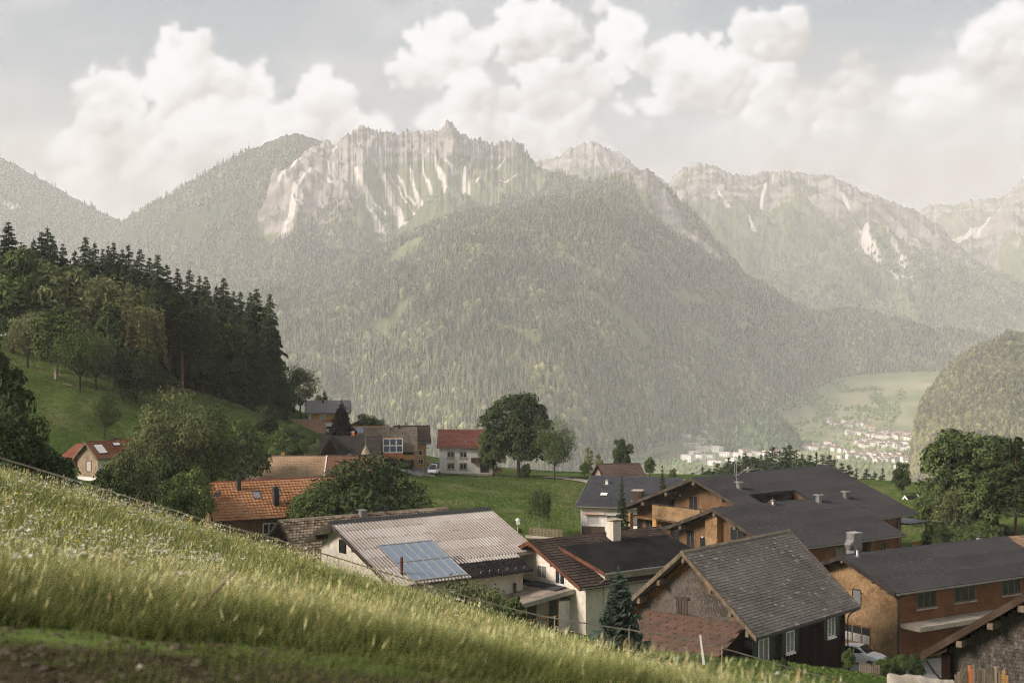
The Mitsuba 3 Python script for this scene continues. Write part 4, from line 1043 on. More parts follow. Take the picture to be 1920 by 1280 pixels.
k = h.add('porch_gable', cat([hex_mesh(h.w([(s, t, z) for t in (5.3, 4.2) for s, z in ((4.6, -20.1), (5.5, -19.0), (5.5, -18.85), (4.4, -20.1))])), hex_mesh(h.w([(s, t, z) for t in (5.3, 4.2) for s, z in ((6.5, -20.1), (5.5, -19.0), (5.5, -18.85), (6.7, -20.1))]))]), 'beam')

# ---- weathered shingle house with the solar bay
h = House('house', 'weathered shingle-roofed house with an orange bay carrying six dark solar panes', -27.6, 265., -16.1, 6., 9.9, 4.2, 4.0, base=-23.5, oh=.7, ov=.6)
h.walls('dark_timber')
h.roof('moss_shingle', verge='dark_timber')
h.tiles(1, 0, 9.9, 0, 4.2, None, .40, .40, .045, (np.array([.155, .125, .090]), np.array([.27, .225, .165])), 71, tone=.4)
h.ridge_cap('moss_shingle', .09)
h.chimney(4.4, .5, .6, 1.0, 'concrete', 'concrete', cw=.08)
h.chimney(6.5, .2, .3, .6, 'dark_metal', 'dark_metal', cw=.04)
k = h.add('bay', cat([h.box(3.5, 7.1, 3.7, 5.6, -21.35, -20.3), h.box(3.5, 7.1, 3.4, 4.6, -20.3, -17.7)]), 'orange_paint', label='orange bay with a tilted solar front')
fr, ps = [], []
tp = lambda u, v, o: h.w([3.55 + 3.5 * u, 5.6 - .95 * v + o, -20.3 + 2.45 * v + o * .4])
for i in range(4):
    fr.append(hex_mesh([tp(i / 3 + a, b, o) for o in (0, .12) for a, b in ((-.018, 0), (.018, 0), (.018, 1), (-.018, 1))]))
for j in range(3):
    fr.append(hex_mesh([tp(a, j / 2 + b, o) for o in (-.005, .115) for a, b in ((0, -.025), (1, -.025), (1, .025), (0, .025))]))
h.add('bay_frame', cat(fr), 'white_paint', parent=k)
for i in range(3):
    for j in range(2):
        h.add('pane', hex_mesh([tp(a, b, o) for o in (0, .06) for a, b in ((i / 3 + .02, j / 2 + .02), (i / 3 + .313, j / 2 + .02), (i / 3 + .313, j / 2 + .48), (i / 3 + .02, j / 2 + .48))]), 'dark_solar', parent=k)
h.window('E', 7.4, 8.6, -22.9, -21.9, 1, 'beam', 'glass', .1)
h.window('E', 5.0, 6.0, -23.0, -21.7, 0, 'bright_timber', 'glass', .1)
h.add('balcony', cat([h.fb('E', 7.2, 9.4, -21.6, -20.8, .5, .6), h.fb('E', 7.2, 9.4, -21.75, -21.61, .0, .6)]), 'bright_timber')
h = House('house', 'brown-roofed house with a bright timber wall at the bend of the village road', -23.0, 276., -16.4, 8., 7., 3.4, 3.1, base=-24.5, oh=.8, ov=.5)
h.walls('bright_timber')
h.roof('brown_tile', verge='red_board')
h.tiles(1, 0, 7., 0, 3.4, None, .40, .40, .045, (np.array([.075, .056, .042]), np.array([.125, .095, .072])), 72)
h.ridge_cap('brown_tile', .08)
h.chimney(2.5, -.3, .5, .8, 'concrete', 'concrete', cw=.06)
h.window('E', 4.6, 5.5, -21.9, -20.9, 0, 'white_paint', 'glass', .1)
h.window('E', 4.5, 5.6, -23.6, -22.6, 1, 'white_paint', 'glass', .1)
h = House('house', 'small house with orange roof edge and pale solar panel beside the purple conifer', -32.5, 287., -17.0, 3., 6.8, 3.4, 1.6, base=-23.5, oh=.4, ov=.4)
h.walls('orange_paint')
h.roof('red_tile', verge='red_board')
h.tiles(1, 0, 6.8, 0, 3.4, None, .42, .42, .05, OT, 73, wave=.03, rag=0)
h.panels(.8, 3.6, .8, 2.9, 3, 1, 'solar_glass')

# ---- white house with the red roof
h = House('house', 'white two-storey house with a red tile roof next to the tall round tree', -14.3, 275.1, -17.1, .6, 11.2, 5.2, 3., base=-25.4, oh=.5, ov=.6)
h.walls('white_wall')
h.roof('red_tile', verge='red_board')
h.tiles(1, 0, 11.2, 0, 5.2, None, .36, .42, .05, (np.array([.15, .060, .043]), np.array([.205, .090, .068])), 81, wave=.03, rag=0, tone=.2)
h.ridge_cap('red_tile', .09)
h.chimney(3.5, -.2, .6, .75, 'concrete', 'concrete', cw=.05)
h.skylight(5.4, 3.6, .5, .35, 'white_paint')
for z0, z1 in ((-22.05, -20.95), (-24.25, -23.15)):
    for a0 in (2.0, 4.35):
        h.window('E', a0 - .12, a0 + 1.37, z0 - .12, z1 + .12, 1, 'concrete', 'glass', .22, sill='concrete')
k = h.add('balcony', cat([h.fb('E', 6.5, 10.6, -22.75, -22.0, 1.1, 1.2), h.fb('E', 6.5, 10.6, -22.9, -22.76, .0, 1.2)]), 'brown_tile', label='brown balcony across the recessed half')
h.window('E', 8.2, 9.9, -22.0, -20.6, 1, 'red_board', 'glass', .09)
h.window('E', 8.2, 9.9, -24.9, -23.1, 1, 'red_board', 'glass', .09)
h.add('front_bay', h.fb('E', .0, 6.35, -25.4, -20.35, .004, .5), 'white_wall') if False else None
h.add('plinth', h.fb('E', .2, 10.4, -25.45, -25.05, .01, .25), 'concrete')
h.add('bench', cat([h.fb('E', 10.9, 12.3, -24.9, -24.75, .2, .7), h.fb('E', 10.9, 12.3, -24.7, -24.1, .1, .2), h.fb('E', 10.95, 11.05, -25.5, -24.9, .2, .6), h.fb('E', 12.1, 12.2, -25.5, -24.9, .2, .6)]), 'red_board')

# ---- white house with the slate grey roof
h = House('house', 'white house under a slate grey roof with a striped awning below the slope', 11.2, 203., -19.2, -17., 13.5, 8.6, 3.3, 8., base=-27., oh=.5, ov=.9)
h.walls('white_wall')
h.roof('slate_sheet', verge='gutter')
h.tiles(1, 0, 13.5, 0, 8.6, None, .8, .55, .03, (np.array([.046, .048, .052]), np.array([.062, .064, .068])), 91, rag=.02, tone=.3)
h.ridge_cap('slate_sheet', .09)
h.skylight(3.2, 5.2, 1.1, 1.0, 'white_paint')
h.chimney(2.9, 2.2, .3, .45, 'white_paint', 'gutter', name='vent', cw=.05)
h.chimney(8.2, 6.2, 1.3, 1.1, 'brown_tile', 'concrete', cw=.12)
h.window('E', 1.3, 3.2, -25.0, -23.75, 0, 'white_paint', 'blind', .09)
h.window('E', 4.3, 6.0, -25.0, -23.75, 0, 'dark_timber', 'grey_blind', .09)
h.window('E', 7.4, 9.2, -25.0, -23.75, 0, 'dark_timber', 'grey_blind', .09)
k = h.add('awning', cat([h.fb('E', 1.0, 3.9, -23.62, -23.50, .05, .5)]), 'white_paint', label='narrow red and white striped awning')
h.add('stripe', cat([h.fb('E', 1.0 + i * .26, 1.13 + i * .26, -23.66, -23.49, .04, .51) for i in range(11)]), 'orange_paint', parent=k)
h.add('balcony', cat([h.fb('E', .9, 4.1, -26.2, -25.2, .8, .9), h.fb('E', .9, 4.1, -26.3, -26.21, 0, .9)]), 'brown_tile')
h.add('balcony', cat([h.fb('E', 4.2, 8.9, -26.1, -25.2, .8, .9), h.fb('E', 4.2, 8.9, -26.3, -26.11, 0, .9)]), 'white_wall')
h = House('house', 'brown-roofed house peeping over the slate grey roof', 14.1, 235., -20.3, 16., 7.4, 3.2, 2.2, base=-28., oh=.4, ov=.4)
h.walls('grey_timber')
h.roof('brown_tile', verge='dark_timber')
h.tiles(1, 0, 7.4, 0, 3.2, None, .4, .4, .04, (np.array([.085, .058, .045]), np.array([.125, .090, .070])), 92)
h.ridge_cap('brown_tile', .08)

# ---- houses on the left
h = House('house', 'hillside house with grey roof, orange timber storey and white base', -42.1, 290., -12., 6., 9.2, 4.8, 2.3, base=-18.4, oh=.8, ov=.6)
h.walls('white_wall')
h.roof('grey_tile', verge='dark_timber')
h.tiles(1, 0, 9.2, 0, 4.8, None, .45, .45, .03, (np.array([.23, .215, .20]), np.array([.28, .265, .245])), 93)
h.add('timber_storey', h.fb('E', 1.3, 8.3, -16.3, -14.3, .004, .12), 'bright_timber')
h.tE += .12
h.window('E', 3.0, 4.2, -15.6, -14.6, 0, 'white_paint', 'blind', .09)
h.tE -= .12
h.window('E', 4.3, 6.0, -17.6, -17.1, 0, 'dark_timber', 'glass', .08)
h.chimney(3.6, 1.2, .35, 1.2, 'dark_metal', 'white_paint', name='flue', cw=.08)
h.chimney(5.2, -.3, .5, .5, 'white_paint', 'white_paint', cw=.05)
h = House('house', 'little white house with a pinkish tan roof below the hillside house', -41.6, 268., -14.7, 20., 6., 3.4, 2.4, base=-20.5, oh=.4, ov=.5)
h.walls('white_wall')
h.roof('moss_shingle', verge='dark_timber')
h.tiles(1, 0, 6., 0, 3.4, None, .42, .42, .04, (np.array([.26, .145, .095]), np.array([.35, .21, .14])), 94, wave=.03, rag=0)
h = House('cabin', 'grey board cabin with a red tile roof beyond the tall grass', -57.0, 190., -13.5, 52., 8.5, 2.6, 2.0, 2.9, base=-20., oh=.5, ov=.5)
h.walls('white_wall')
h.roof('red_tile', verge='beam')
CT = (np.array([.15, .062, .036]), np.array([.23, .105, .064]))
h.tiles(1, 0, 8.5, 0, 2.6, None, .34, .36, .05, CT, 95, wave=.03, rag=0)
h.tiles(-1, 0, 8.5, 0, 2.9, None, .34, .36, .05, CT, 96, wave=.03, rag=0)
h.ridge_cap('red_tile', .08)
rr = np.random.default_rng(8)
for i in range(3):
    matte(f'plank_{i}', weathered((.20 + .05 * i, .155 + .035 * i, .10 + .02 * i), (.28 + .05 * i, .22 + .04 * i, .15 + .03 * i), 2.))
for i in range(20):
    t0 = -2.38 + i * .225
    tm = t0 + .11
    h.add('plank', h.fb('N', t0, t0 + .215, -18.1, h.zr(tm) - .30, .004, .03 + .012 * rr.random()), f'plank_{rr.integers(3)}', parent=h.wall)
h.sN -= .03
h.window('N', -.42, .72, -17.4, -15.95, 0, 'timber', 'blind', .07, label='pale blind window in the board gable')
h.sN += .03
h.window('N', .2, 1.6, -19.9, -18.6, 0, 'dark_timber', 'grey_blind', .07)
h.skylight(1.5, 1.2, 1.5, 1.9, 'white_paint', label='large pale roof panel')
h.skylight(4.5, .6, 1.2, .7, 'white_paint')
k = h.add('side_wing', cat([h.box(2.6, 6.5, -8.2, -2.2, -20., -16.1)]), 'dark_timber', label='low red-tiled wing behind the gable')
h.add('wing_roof', cat([hex_mesh(h.w([(s, t, z + e) for e in (0, .18) for s, t, z in ((2.2, -8.6, -16.0), (2.2, -1.6, -16.0), (4.6, -1.0, -14.4), (4.6, -8.6, -14.4))])), hex_mesh(h.w([(s, t, z + e) for e in (0, .18) for s, t, z in ((7.0, -8.6, -16.0), (7.0, -1.6, -16.0), (4.6, -1.0, -14.4), (4.6, -8.6, -14.4))]))]), 'red_tile', parent=k)
h.chimney(5.2, -.8, .5, .8, 'dark_metal', 'dark_metal', cw=.05)
# ---- roof at the right edge behind the shingle house, and the white gable by the field
h = House('house', 'house of which only a tan tile roof shows past the black roof end', 53., 152., -20.8, 20., 9., 5., 3., base=-27., oh=.5, ov=.6)
h.walls('timber')
h.roof('moss_shingle')
h.tiles(1, 0, 9., 0, 5., None, .4, .4, .05, (np.array([.24, .15, .095]), np.array([.33, .225, .15])), 97, wave=.03, rag=0)
h = House('shed', 'tiny shed with white gable boards at the edge of the yellow field', 65.2, 236., -25.6, 40., 3.4, 1.2, 1.3, base=-28.5, oh=.4, ov=.3)
h.walls('dark_timber')
h.roof('dark_tile', verge='white_paint')

# ---- weathered barn in the right-hand corner
g0 = at(1727, 1226, 64)
by_ = math.radians(50)
n_ = np.array([math.sin(by_), -math.cos(by_)])
apex = g0[:2] + 6.5 * n_
h = House('barn', 'weathered grey shingle barn with an overhanging gable in the bottom right corner', apex[0], apex[1], g0[2] + 4.45, 50., 11., 6.5, 4.45, base=-17.6, oh=.95, ov=.8)
h.walls('dark_timber')
h.roof('dark_tile', verge='brown_tile', eave='dark_metal')
h.tiles(-1, 0, 11., 0, 6.5, None, .3, .25, .03, (np.array([.10, .09, .075]), np.array([.18, .16, .135])), 98, name='shingle')
rb = np.random.default_rng(12)
BS = [(.062, .054, .043), (.080, .070, .056), (.098, .086, .069), (.122, .107, .086)]
for i, c in enumerate(BS):
    matte(f'barn_shingle_{i}', weathered(tuple(.8 * x for x in c), tuple(1.2 * x for x in c), 5.))
plies, pieces = {}, []
sv_ = .165
for i, z in enumerate(np.arange(-17.2, -9.7, sv_)):
    t = -5.7 + .1 * (i % 2)
    while t < 5.6:
        w_ = .10 + .08 * rb.random()
        if z + sv_ < h.Z - abs(t + w_ / 2) * h.k - .3:
            pieces.append((t, z, w_))
        t += w_ + .008
vis = [q for q in pieces if q[0] < 0.6 and q[1] > -16.3]
vis = sorted(vis, key=lambda q: -q[1] + .7 * q[0])
keep = set(id(q) for q in sorted(vis, key=lambda q: abs(q[0] + 2.6) + abs(q[1] + 14.0))[:300])
rest = []
for q in pieces:
    t, z, w_ = q
    lo = z - .02 + .03 * rb.random()
    o = .050 + .03 * rb.random()
    m = hex_mesh(h.w([(h.sN - e, a, b) for a, b, e in ((t, lo, .006), (t + w_, lo, .006), (t + w_, z + sv_ + .02, .004), (t, z + sv_ + .02, .004), (t, lo, o), (t + w_, lo, o), (t + w_, z + sv_ + .02, .014), (t, z + sv_ + .02, .014))]))
    if id(q) in keep:
        h.add('shingle', m, f'barn_shingle_{min(3, int(abs(rb.normal(1.5, .9))))}', parent=h.wall)
    else:
        rest.append(m)
h.add('shingle_field', cat(rest), 'barn_shingle_1', parent=h.wall, kind='stuff')
for t in (-4.75, -3.35, -2.0, -.6):
    zz = h.zr(t) - h.th
    h.add('purlin_end', h.box(.0, .95, t - .13, t + .13, zz - .42, zz - .14), 'beam', label='weathered purlin end')
h.add('post', h.box(.45, .95, -5.75, -5.35, -17.4, -14.0), 'dark_timber')
h.add('brace', path_tube([h.w([.2, -6.35, -14.35]), h.w([.5, -6.1, -14.9]), h.w([.8, -5.6, -15.5])], .05), 'dark_metal')
k = h.add('door_roof', cat([h.box(-.25, .95, -2.0, 3., -16.05, -15.93), *[h.box(-.3, -.2, -2.0 + i * .5, -1.55 + i * .5, -16.12, -15.9) for i in range(10)]]), 'beam', label='small weathered board roof over a dark opening')
h.add('opening', h.box(.90, .945, -1.7, 2.8, -17.5, -16.1), 'rubber_sheet', parent=k)
# ------------------------------------------------------------------ trees: prototypes (trunk with limbs, crown of leaf sprays), then one entry per tree and part
def rand_dirs(r, n):
    v = r.normal(size=(n, 3))
    return v / np.linalg.norm(v, axis=1, keepdims=True)


def leaf_quads(P, N, size, r, col, stretch=1.3):
    """One small bent leaf spray (two triangles) per point, facing roughly along N."""
    n = len(P)
    a = np.cross(N, rand_dirs(r, n))
    a /= np.linalg.norm(a, axis=1, keepdims=True) + 1e-9
    b = np.cross(N, a)
    s = (size * (.6 + .8 * r.random(n)))[:, None]
    V = np.stack([P - a * s * stretch, P + b * s * .62 + N * s * .15, P + a * s * stretch, P - b * s * .62 + N * s * .15], 1)
    i = (np.arange(n) * 4)[:, None]
    f = np.vstack([np.hstack([i, i + 1, i + 2]), np.hstack([i, i + 2, i + 3])])
    return V.reshape(-1, 3), f, np.repeat(col, 4, 0)


def limb(a, b, r0, r1, n=6):
    return cyl(a, b, r0, r1, n)


def broadleaf(seed, wide=.5, low=.18, n_clump=46, n_leaf=6500, leaf=.020, ragged=.25, airy=0., top=.5, lean=0.):
    """A unit-high broadleaf tree: crown half width `wide`, crown from `low` to 1."""
    r = np.random.default_rng(seed)
    mid = low + (1 - low) * (1 - top)
    C = []
    while len(C) < n_clump:
        d = rand_dirs(r, 1)[0]
        u = r.random() ** .4
        p = d * u
        z = mid + p[2] * ((1 - mid) if p[2] > 0 else (mid - low)) * .88
        C.append([p[0] * wide * .84 + lean * z, p[1] * wide * .84, z])
    C = np.array(C)
    R = wide * (.20 + .17 * r.random(n_clump)) * (1 + ragged * (r.random(n_clump) - .5) * 1.6)
    w = R ** 2
    idx = r.choice(n_clump, n_leaf, p=w / w.sum())
    d = rand_dirs(r, n_leaf)
    d[:, 2] = np.where(d[:, 2] < -.35, -d[:, 2], d[:, 2])
    rad = R[idx] * (1 - .40 * r.random(n_leaf) ** 1.6) * (1 + airy * r.normal(size=n_leaf) * .5)
    P = C[idx] + d * rad[:, None] * np.array([1, 1, .82])
    N = d + rand_dirs(r, n_leaf) * .75 + np.array([0, 0, .35])
    N /= np.linalg.norm(N, axis=1, keepdims=True)
    tone = .5 * r.random(n_leaf) + .5 * r.random(n_clump)[idx]
    V, f, T = leaf_quads(P, N, np.full(n_leaf, leaf), r, tone[:, None])
    base = np.zeros(3)
    fork = np.array([lean * low, 0, low + .10 * (1 - low)])
    tr = [limb(base, fork * .6, .030, .023), limb(fork * .6, fork, .023, .020)]
    far = C[np.argsort(-np.linalg.norm(C[:, :2], axis=1))][:9]
    for c in np.vstack([far, C[np.argsort(-C[:, 2])][:3]]):
        m = fork + (c - fork) * .5 + np.array([0, 0, -.02])
        tr += [limb(fork, m, .013, .008, 5), limb(m, c, .008, .003, 5)]
    return (V, f, T), cat(tr)


def conifer(seed, wide=.16, low=.06, whorls=44, droop=.35, n_br=10, ragged=.35, shape=.85, sparse=0.):
    """A unit-high spruce: drooping branches in loose whorls, each a fan of needle sprays."""
    r = np.random.default_rng(seed)
    Vs, Fs, Ts, k = [], [], [], 0
    zup = np.array([0, 0, 1.])
    for i in range(whorls):
        t0 = (i + .6 * r.random()) / whorls
        nb = n_br if t0 < .8 else 7
        a0 = r.random() * 6.28
        for j in range(nb):
            t = min(.985, max(0, t0 + r.normal() * .6 / whorls))
            z = low + (1 - low) * t * .985
            R = wide * (1 - t) ** shape * (.70 + .30 * min(1, t * 6 + .3)) + .007
            if r.random() < sparse * (1 - t):
                continue
            a = a0 + j * 6.283 / nb + (r.random() - .5) * .8
            L = R * (1 - ragged * r.random() + (ragged * .7 if r.random() < .12 else 0))
            u = np.array([math.cos(a), math.sin(a), 0])
            s = np.array([-u[1], u[0], 0])
            dz = -droop * L * (.45 + .8 * (1 - t))
            q = np.array([0, .35, .7, 1.0])
            pts = zup * z + u * L * q[:, None] + zup * (dz * q ** 1.3 + .10 * L * q ** 3)[:, None]
            w = L * .34 + .003
            tone = .15 + .6 * r.random()
            at_ = lambda x: np.array([*(u * L * x)[:2], np.interp(min(1, x), q, pts[:, 2])])
            for x, y in ((.05, .8), (.28, 1.1), (.52, 1.), (.74, .7)):
                p, e = at_(x) + zup * .014 * L, at_(min(1.04, x + .36))
                for sg in (-1, 1):
                    tip = e + sg * s * w * y * (.6 + .7 * r.random()) - zup * (.22 * L * r.random() + .14 * w + .004)
                    Vs += [p, e, tip]
                    Fs.append((k, k + 1, k + 2))
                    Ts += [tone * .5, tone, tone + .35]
                    k += 3
                hang = e - zup * (.006 + .24 * L) * (.5 + r.random())          # curtain of hanging twigs
                Vs += [p, e, hang]
                Fs.append((k, k + 1, k + 2))
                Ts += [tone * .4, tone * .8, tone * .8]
                k += 3
            Vs += [pts[2] + s * w * .25, pts[2] - s * w * .25, pts[3] + u * L * .12]
            Fs.append((k, k + 1, k + 2))
            Ts += [tone, tone, tone + .4]
            k += 3
    Vs += [np.array([.007, 0, .93]), np.array([-.007, .004, .93]), np.array([0, 0, 1.0])]
    Fs.append((k, k + 1, k + 2))
    Ts += [.4, .4, .7]
    return (np.array(Vs), np.array(Fs), np.array(Ts)[:, None]), cat([limb([0, 0, 0], [0, 0, .55], .0135, .008), limb([0, 0, .55], [0, 0, .97], .008, .002)])


def weeping(seed, wide=.22, n=5200, leaf=.012):
    r = np.random.default_rng(seed)
    ns = 90
    a, rr_ = r.random(ns) * 6.28, wide * r.random(ns) ** .6
    z0 = 1 - .55 * (rr_ / wide) ** 1.6 * r.random(ns) - .03
    ln = (.25 + .4 * r.random(ns)) * z0
    i = r.integers(0, ns, n)
    t = r.random(n)
    P = np.stack([np.cos(a[i]) * rr_[i] * (1 + .2 * t), np.sin(a[i]) * rr_[i] * (1 + .2 * t), np.maximum(z0[i] - ln[i] * t, .05 + .05 * r.random(n))], 1) + r.normal(size=(n, 3)) * .012
    N = rand_dirs(r, n) + np.array([0, 0, .2])
    N /= np.linalg.norm(N, axis=1, keepdims=True)
    V, f, T = leaf_quads(P, N, np.full(n, leaf), r, (.4 * r.random(n) + .6 * r.random(ns)[i])[:, None], 1.7)
    return (V, f, T), cat([limb([0, 0, 0], [.01, 0, .5], .018, .011), limb([.01, 0, .5], [0, 0, .95], .011, .003)] + [limb([0, 0, .45 + .05 * q], [math.cos(q) * wide * .6, math.sin(q) * wide * .6, .75 + .03 * q], .006, .002, 5) for q in range(6)])


def pine(seed, wide=.24):
    """Bare reddish trunk, flat plates of needles in the upper half."""
    r = np.random.default_rng(seed)
    P, N, tone = [], [], []
    for q in range(26):
        z = .42 + .56 * (q / 25)
        R = wide * (1 - ((z - .42) / .6) ** 1.6 * .8) * (.6 + .5 * r.random())
        a = r.random() * 6.28
        c = np.array([math.cos(a) * R * .6, math.sin(a) * R * .6, z])
        m = 230
        d = rand_dirs(r, m) * np.array([R * .62, R * .62, .030])
        P.append(c + d)
        N.append(rand_dirs(r, m) * .6 + np.array([0, 0, 1]))
        tone.append(np.full(m, .2 + .6 * r.random()) + .2 * r.random(m))
    P, N, tone = np.concatenate(P), np.concatenate(N), np.concatenate(tone)
    N /= np.linalg.norm(N, axis=1, keepdims=True)
    V, f, T = leaf_quads(P, N, np.full(len(P), .013), r, tone[:, None], 1.6)
    return (V, f, T), cat([limb([0, 0, 0], [.006, 0, .5], .016, .012), limb([.006, 0, .5], [0, 0, .97], .012, .003)] + [limb([0, 0, .45 + .02 * q], [math.cos(q * 2.4) * wide * .7, math.sin(q * 2.4) * wide * .5, .46 + .021 * q], .003, .001, 4) for q in range(12)])


PROTO = {}


def shape_of(kind):
    mk = {'round': lambda: broadleaf(101, .52, .10, 60, 9000, .021), 'walnut': lambda: broadleaf(102, .80, .02, 120, 17000, .021, .2, top=.62), 'tall': lambda: broadleaf(103, .36, .16, 54, 8000, .018, .4), 'linden': lambda: broadleaf(104, .42, .12, 74, 13000, .0165, .35),
          'airy': lambda: broadleaf(105, .50, .20, 40, 4200, .018, .5, airy=.5), 'orchard': lambda: broadleaf(106, .66, .20, 60, 10000, .015, .5, airy=.35), 'orchard2': lambda: broadleaf(107, .62, .18, 54, 9000, .015, .6, airy=.35, lean=.15), 'bush': lambda: broadleaf(108, .60, .0, 60, 9500, .021, .35), 'slim': lambda: broadleaf(109, .22, .06, 44, 4600, .016, .4),
          'spruce': lambda: conifer(201, .19, shape=.72), 'spruce2': lambda: conifer(202, .21, .04, 42, .45, 10, .45, .7), 'spruce3': lambda: conifer(203, .16, .10, 46, .30, 9, .5, .64, .06), 'thin_spruce': lambda: conifer(204, .125, .02, 42, .4, 9, .3, .9), 'garden_spruce': lambda: conifer(205, .33, .02, 34, .12, 13, .35, .8), 'cedar': lambda: conifer(206, .38, .0, 40, .15, 17, .4, .85),
          'ragged_spruce': lambda: conifer(207, .18, .04, 38, .75, 9, .45, .62, .06), 'weeping': lambda: weeping(301), 'pine': lambda: pine(302)}
    if kind not in PROTO:
        PROTO[kind] = mk[kind]()
    return PROTO[kind]


TINT = {'dark': ((.026, .041, .016), (.067, .093, .033)), 'spruce': ((.022, .037, .020), (.063, .084, .038)), 'mid': ((.041, .067, .021), (.115, .151, .048)), 'fresh': ((.063, .095, .026), (.166, .206, .067)), 'olive': ((.073, .093, .037), (.184, .200, .081)),
        'pale': ((.111, .126, .052), (.259, .262, .122)), 'purple': ((.020, .015, .012), (.048, .037, .030)), 'blue': ((.033, .056, .041), (.093, .126, .093)), 'rust': ((.093, .093, .037), (.212, .194, .084))}
BARK = {'bark': (.055, .042, .030), 'pale_bark': (.26, .23, .19), 'red_bark': (.16, .085, .05)}
for k_, v_ in BARK.items():
    matte(k_, weathered(tuple(.8 * x for x in v_), tuple(1.15 * x for x in v_), 3.))
PLYS = {}
NTREE = 0


def tree(kind, px, top, d, width=1., tint='mid', label=None, group=None, name=None, bark='bark', cat_='tree', base=None, rot=None):
    """A tree whose tip stands at (px, top) of the photograph at distance d, rooted in the ground there."""
    global NTREE
    NTREE += 1
    (V, f, T), trunk = shape_of(kind)
    if (kind, tint) not in PLYS:
        a, b = TINT[tint]
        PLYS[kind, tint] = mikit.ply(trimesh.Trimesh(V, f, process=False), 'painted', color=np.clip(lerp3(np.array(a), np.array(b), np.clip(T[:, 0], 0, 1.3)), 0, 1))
    if kind not in PLYS:
        PLYS[kind] = mikit.ply(trunk, 'bark', smooth=50)
    P = at(px, top, d)
    z0 = float(ground_z(P[0], P[1])) - .15 if base is None else base
    h = P[2] - z0
    key = thing(name or ('spruce_tree' if 'spruce' in kind or kind == 'cedar' else 'bush' if kind == 'bush' else 'pine_tree' if kind == 'pine' else 'leafy_tree'), label, cat_, group)
    ang = (NTREE * 77) % 360 if rot is None else rot
    M = mi.ScalarTransform4f().translate([float(P[0]), float(P[1]), z0]).rotate([0, 0, 1], ang).scale([h * width, h * width, h])
    put('trunk', PLYS[kind], bark, parent=key, to_world=M)
    put('crown', PLYS[kind, tint], None, parent=key, to_world=M)
    return key


ORD = ['first', 'second', 'third', 'fourth', 'fifth', 'sixth', 'seventh', 'eighth', 'ninth', 'tenth', 'eleventh', 'twelfth', 'thirteenth', 'fourteenth', 'fifteenth', 'sixteenth', 'seventeenth', 'eighteenth', 'nineteenth', 'twentieth',
       'twenty-first', 'twenty-second', 'twenty-third', 'twenty-fourth', 'twenty-fifth', 'twenty-sixth', 'twenty-seventh', 'twenty-eighth', 'twenty-ninth', 'thirtieth']
rt = np.random.default_rng(77)
SKY = [(16, 411, 1.35), (40, 449, 1.), (63, 443, 1.), (78, 428, 1.1), (89, 422, 1.2), (99, 436, 1.), (118, 452, 1.), (140, 464, 1.), (160, 438, 1.2), (178, 450, 1.), (193, 461, .9), (203, 456, .9), (213, 449, 1.1), (229, 462, 1.), (241, 454, 1.1), (262, 461, 1.15), (280, 478, 1.),
       (295, 471, 1.2), (313, 491, 1.1), (333, 498, 1.05), (355, 500, 1.1), (374, 512, 1.), (386, 513, 1.1), (406, 530, 1.), (419, 515, 1.25), (438, 541, .9), (450, 541, 1.05), (469, 543, 1.), (481, 536, 1.2)]
for i, (px, top, w) in enumerate(SKY):
    d = np.interp(px, [0, 250, 500], [292, 285, 268]) + rt.uniform(-4, 6)
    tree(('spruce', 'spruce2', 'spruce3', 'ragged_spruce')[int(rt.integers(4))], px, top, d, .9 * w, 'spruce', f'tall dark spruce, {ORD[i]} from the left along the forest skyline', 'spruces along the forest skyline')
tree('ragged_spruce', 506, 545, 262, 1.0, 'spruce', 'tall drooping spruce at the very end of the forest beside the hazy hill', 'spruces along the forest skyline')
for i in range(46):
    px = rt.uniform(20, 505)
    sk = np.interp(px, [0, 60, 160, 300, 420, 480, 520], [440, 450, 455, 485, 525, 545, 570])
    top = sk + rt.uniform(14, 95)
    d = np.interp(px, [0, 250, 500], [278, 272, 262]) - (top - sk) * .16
    tree(('spruce', 'spruce2', 'spruce3', 'ragged_spruce')[i % 4], px, top, d, rt.uniform(.85, 1.2), 'spruce' if rt.random() < .7 else 'dark', '%s spruce inside the %s of the forest, %s' % (('dark', 'broad dark', 'slender dark', 'drooping')[i % 4], 'left end' if px < 120 else 'left part' if px < 215 else 'middle' if px < 310 else 'right part' if px < 410 else 'right end', 'just under the skyline' if top - sk < 40 else 'halfway down' if top - sk < 70 else 'low down'), 'spruces inside the forest')
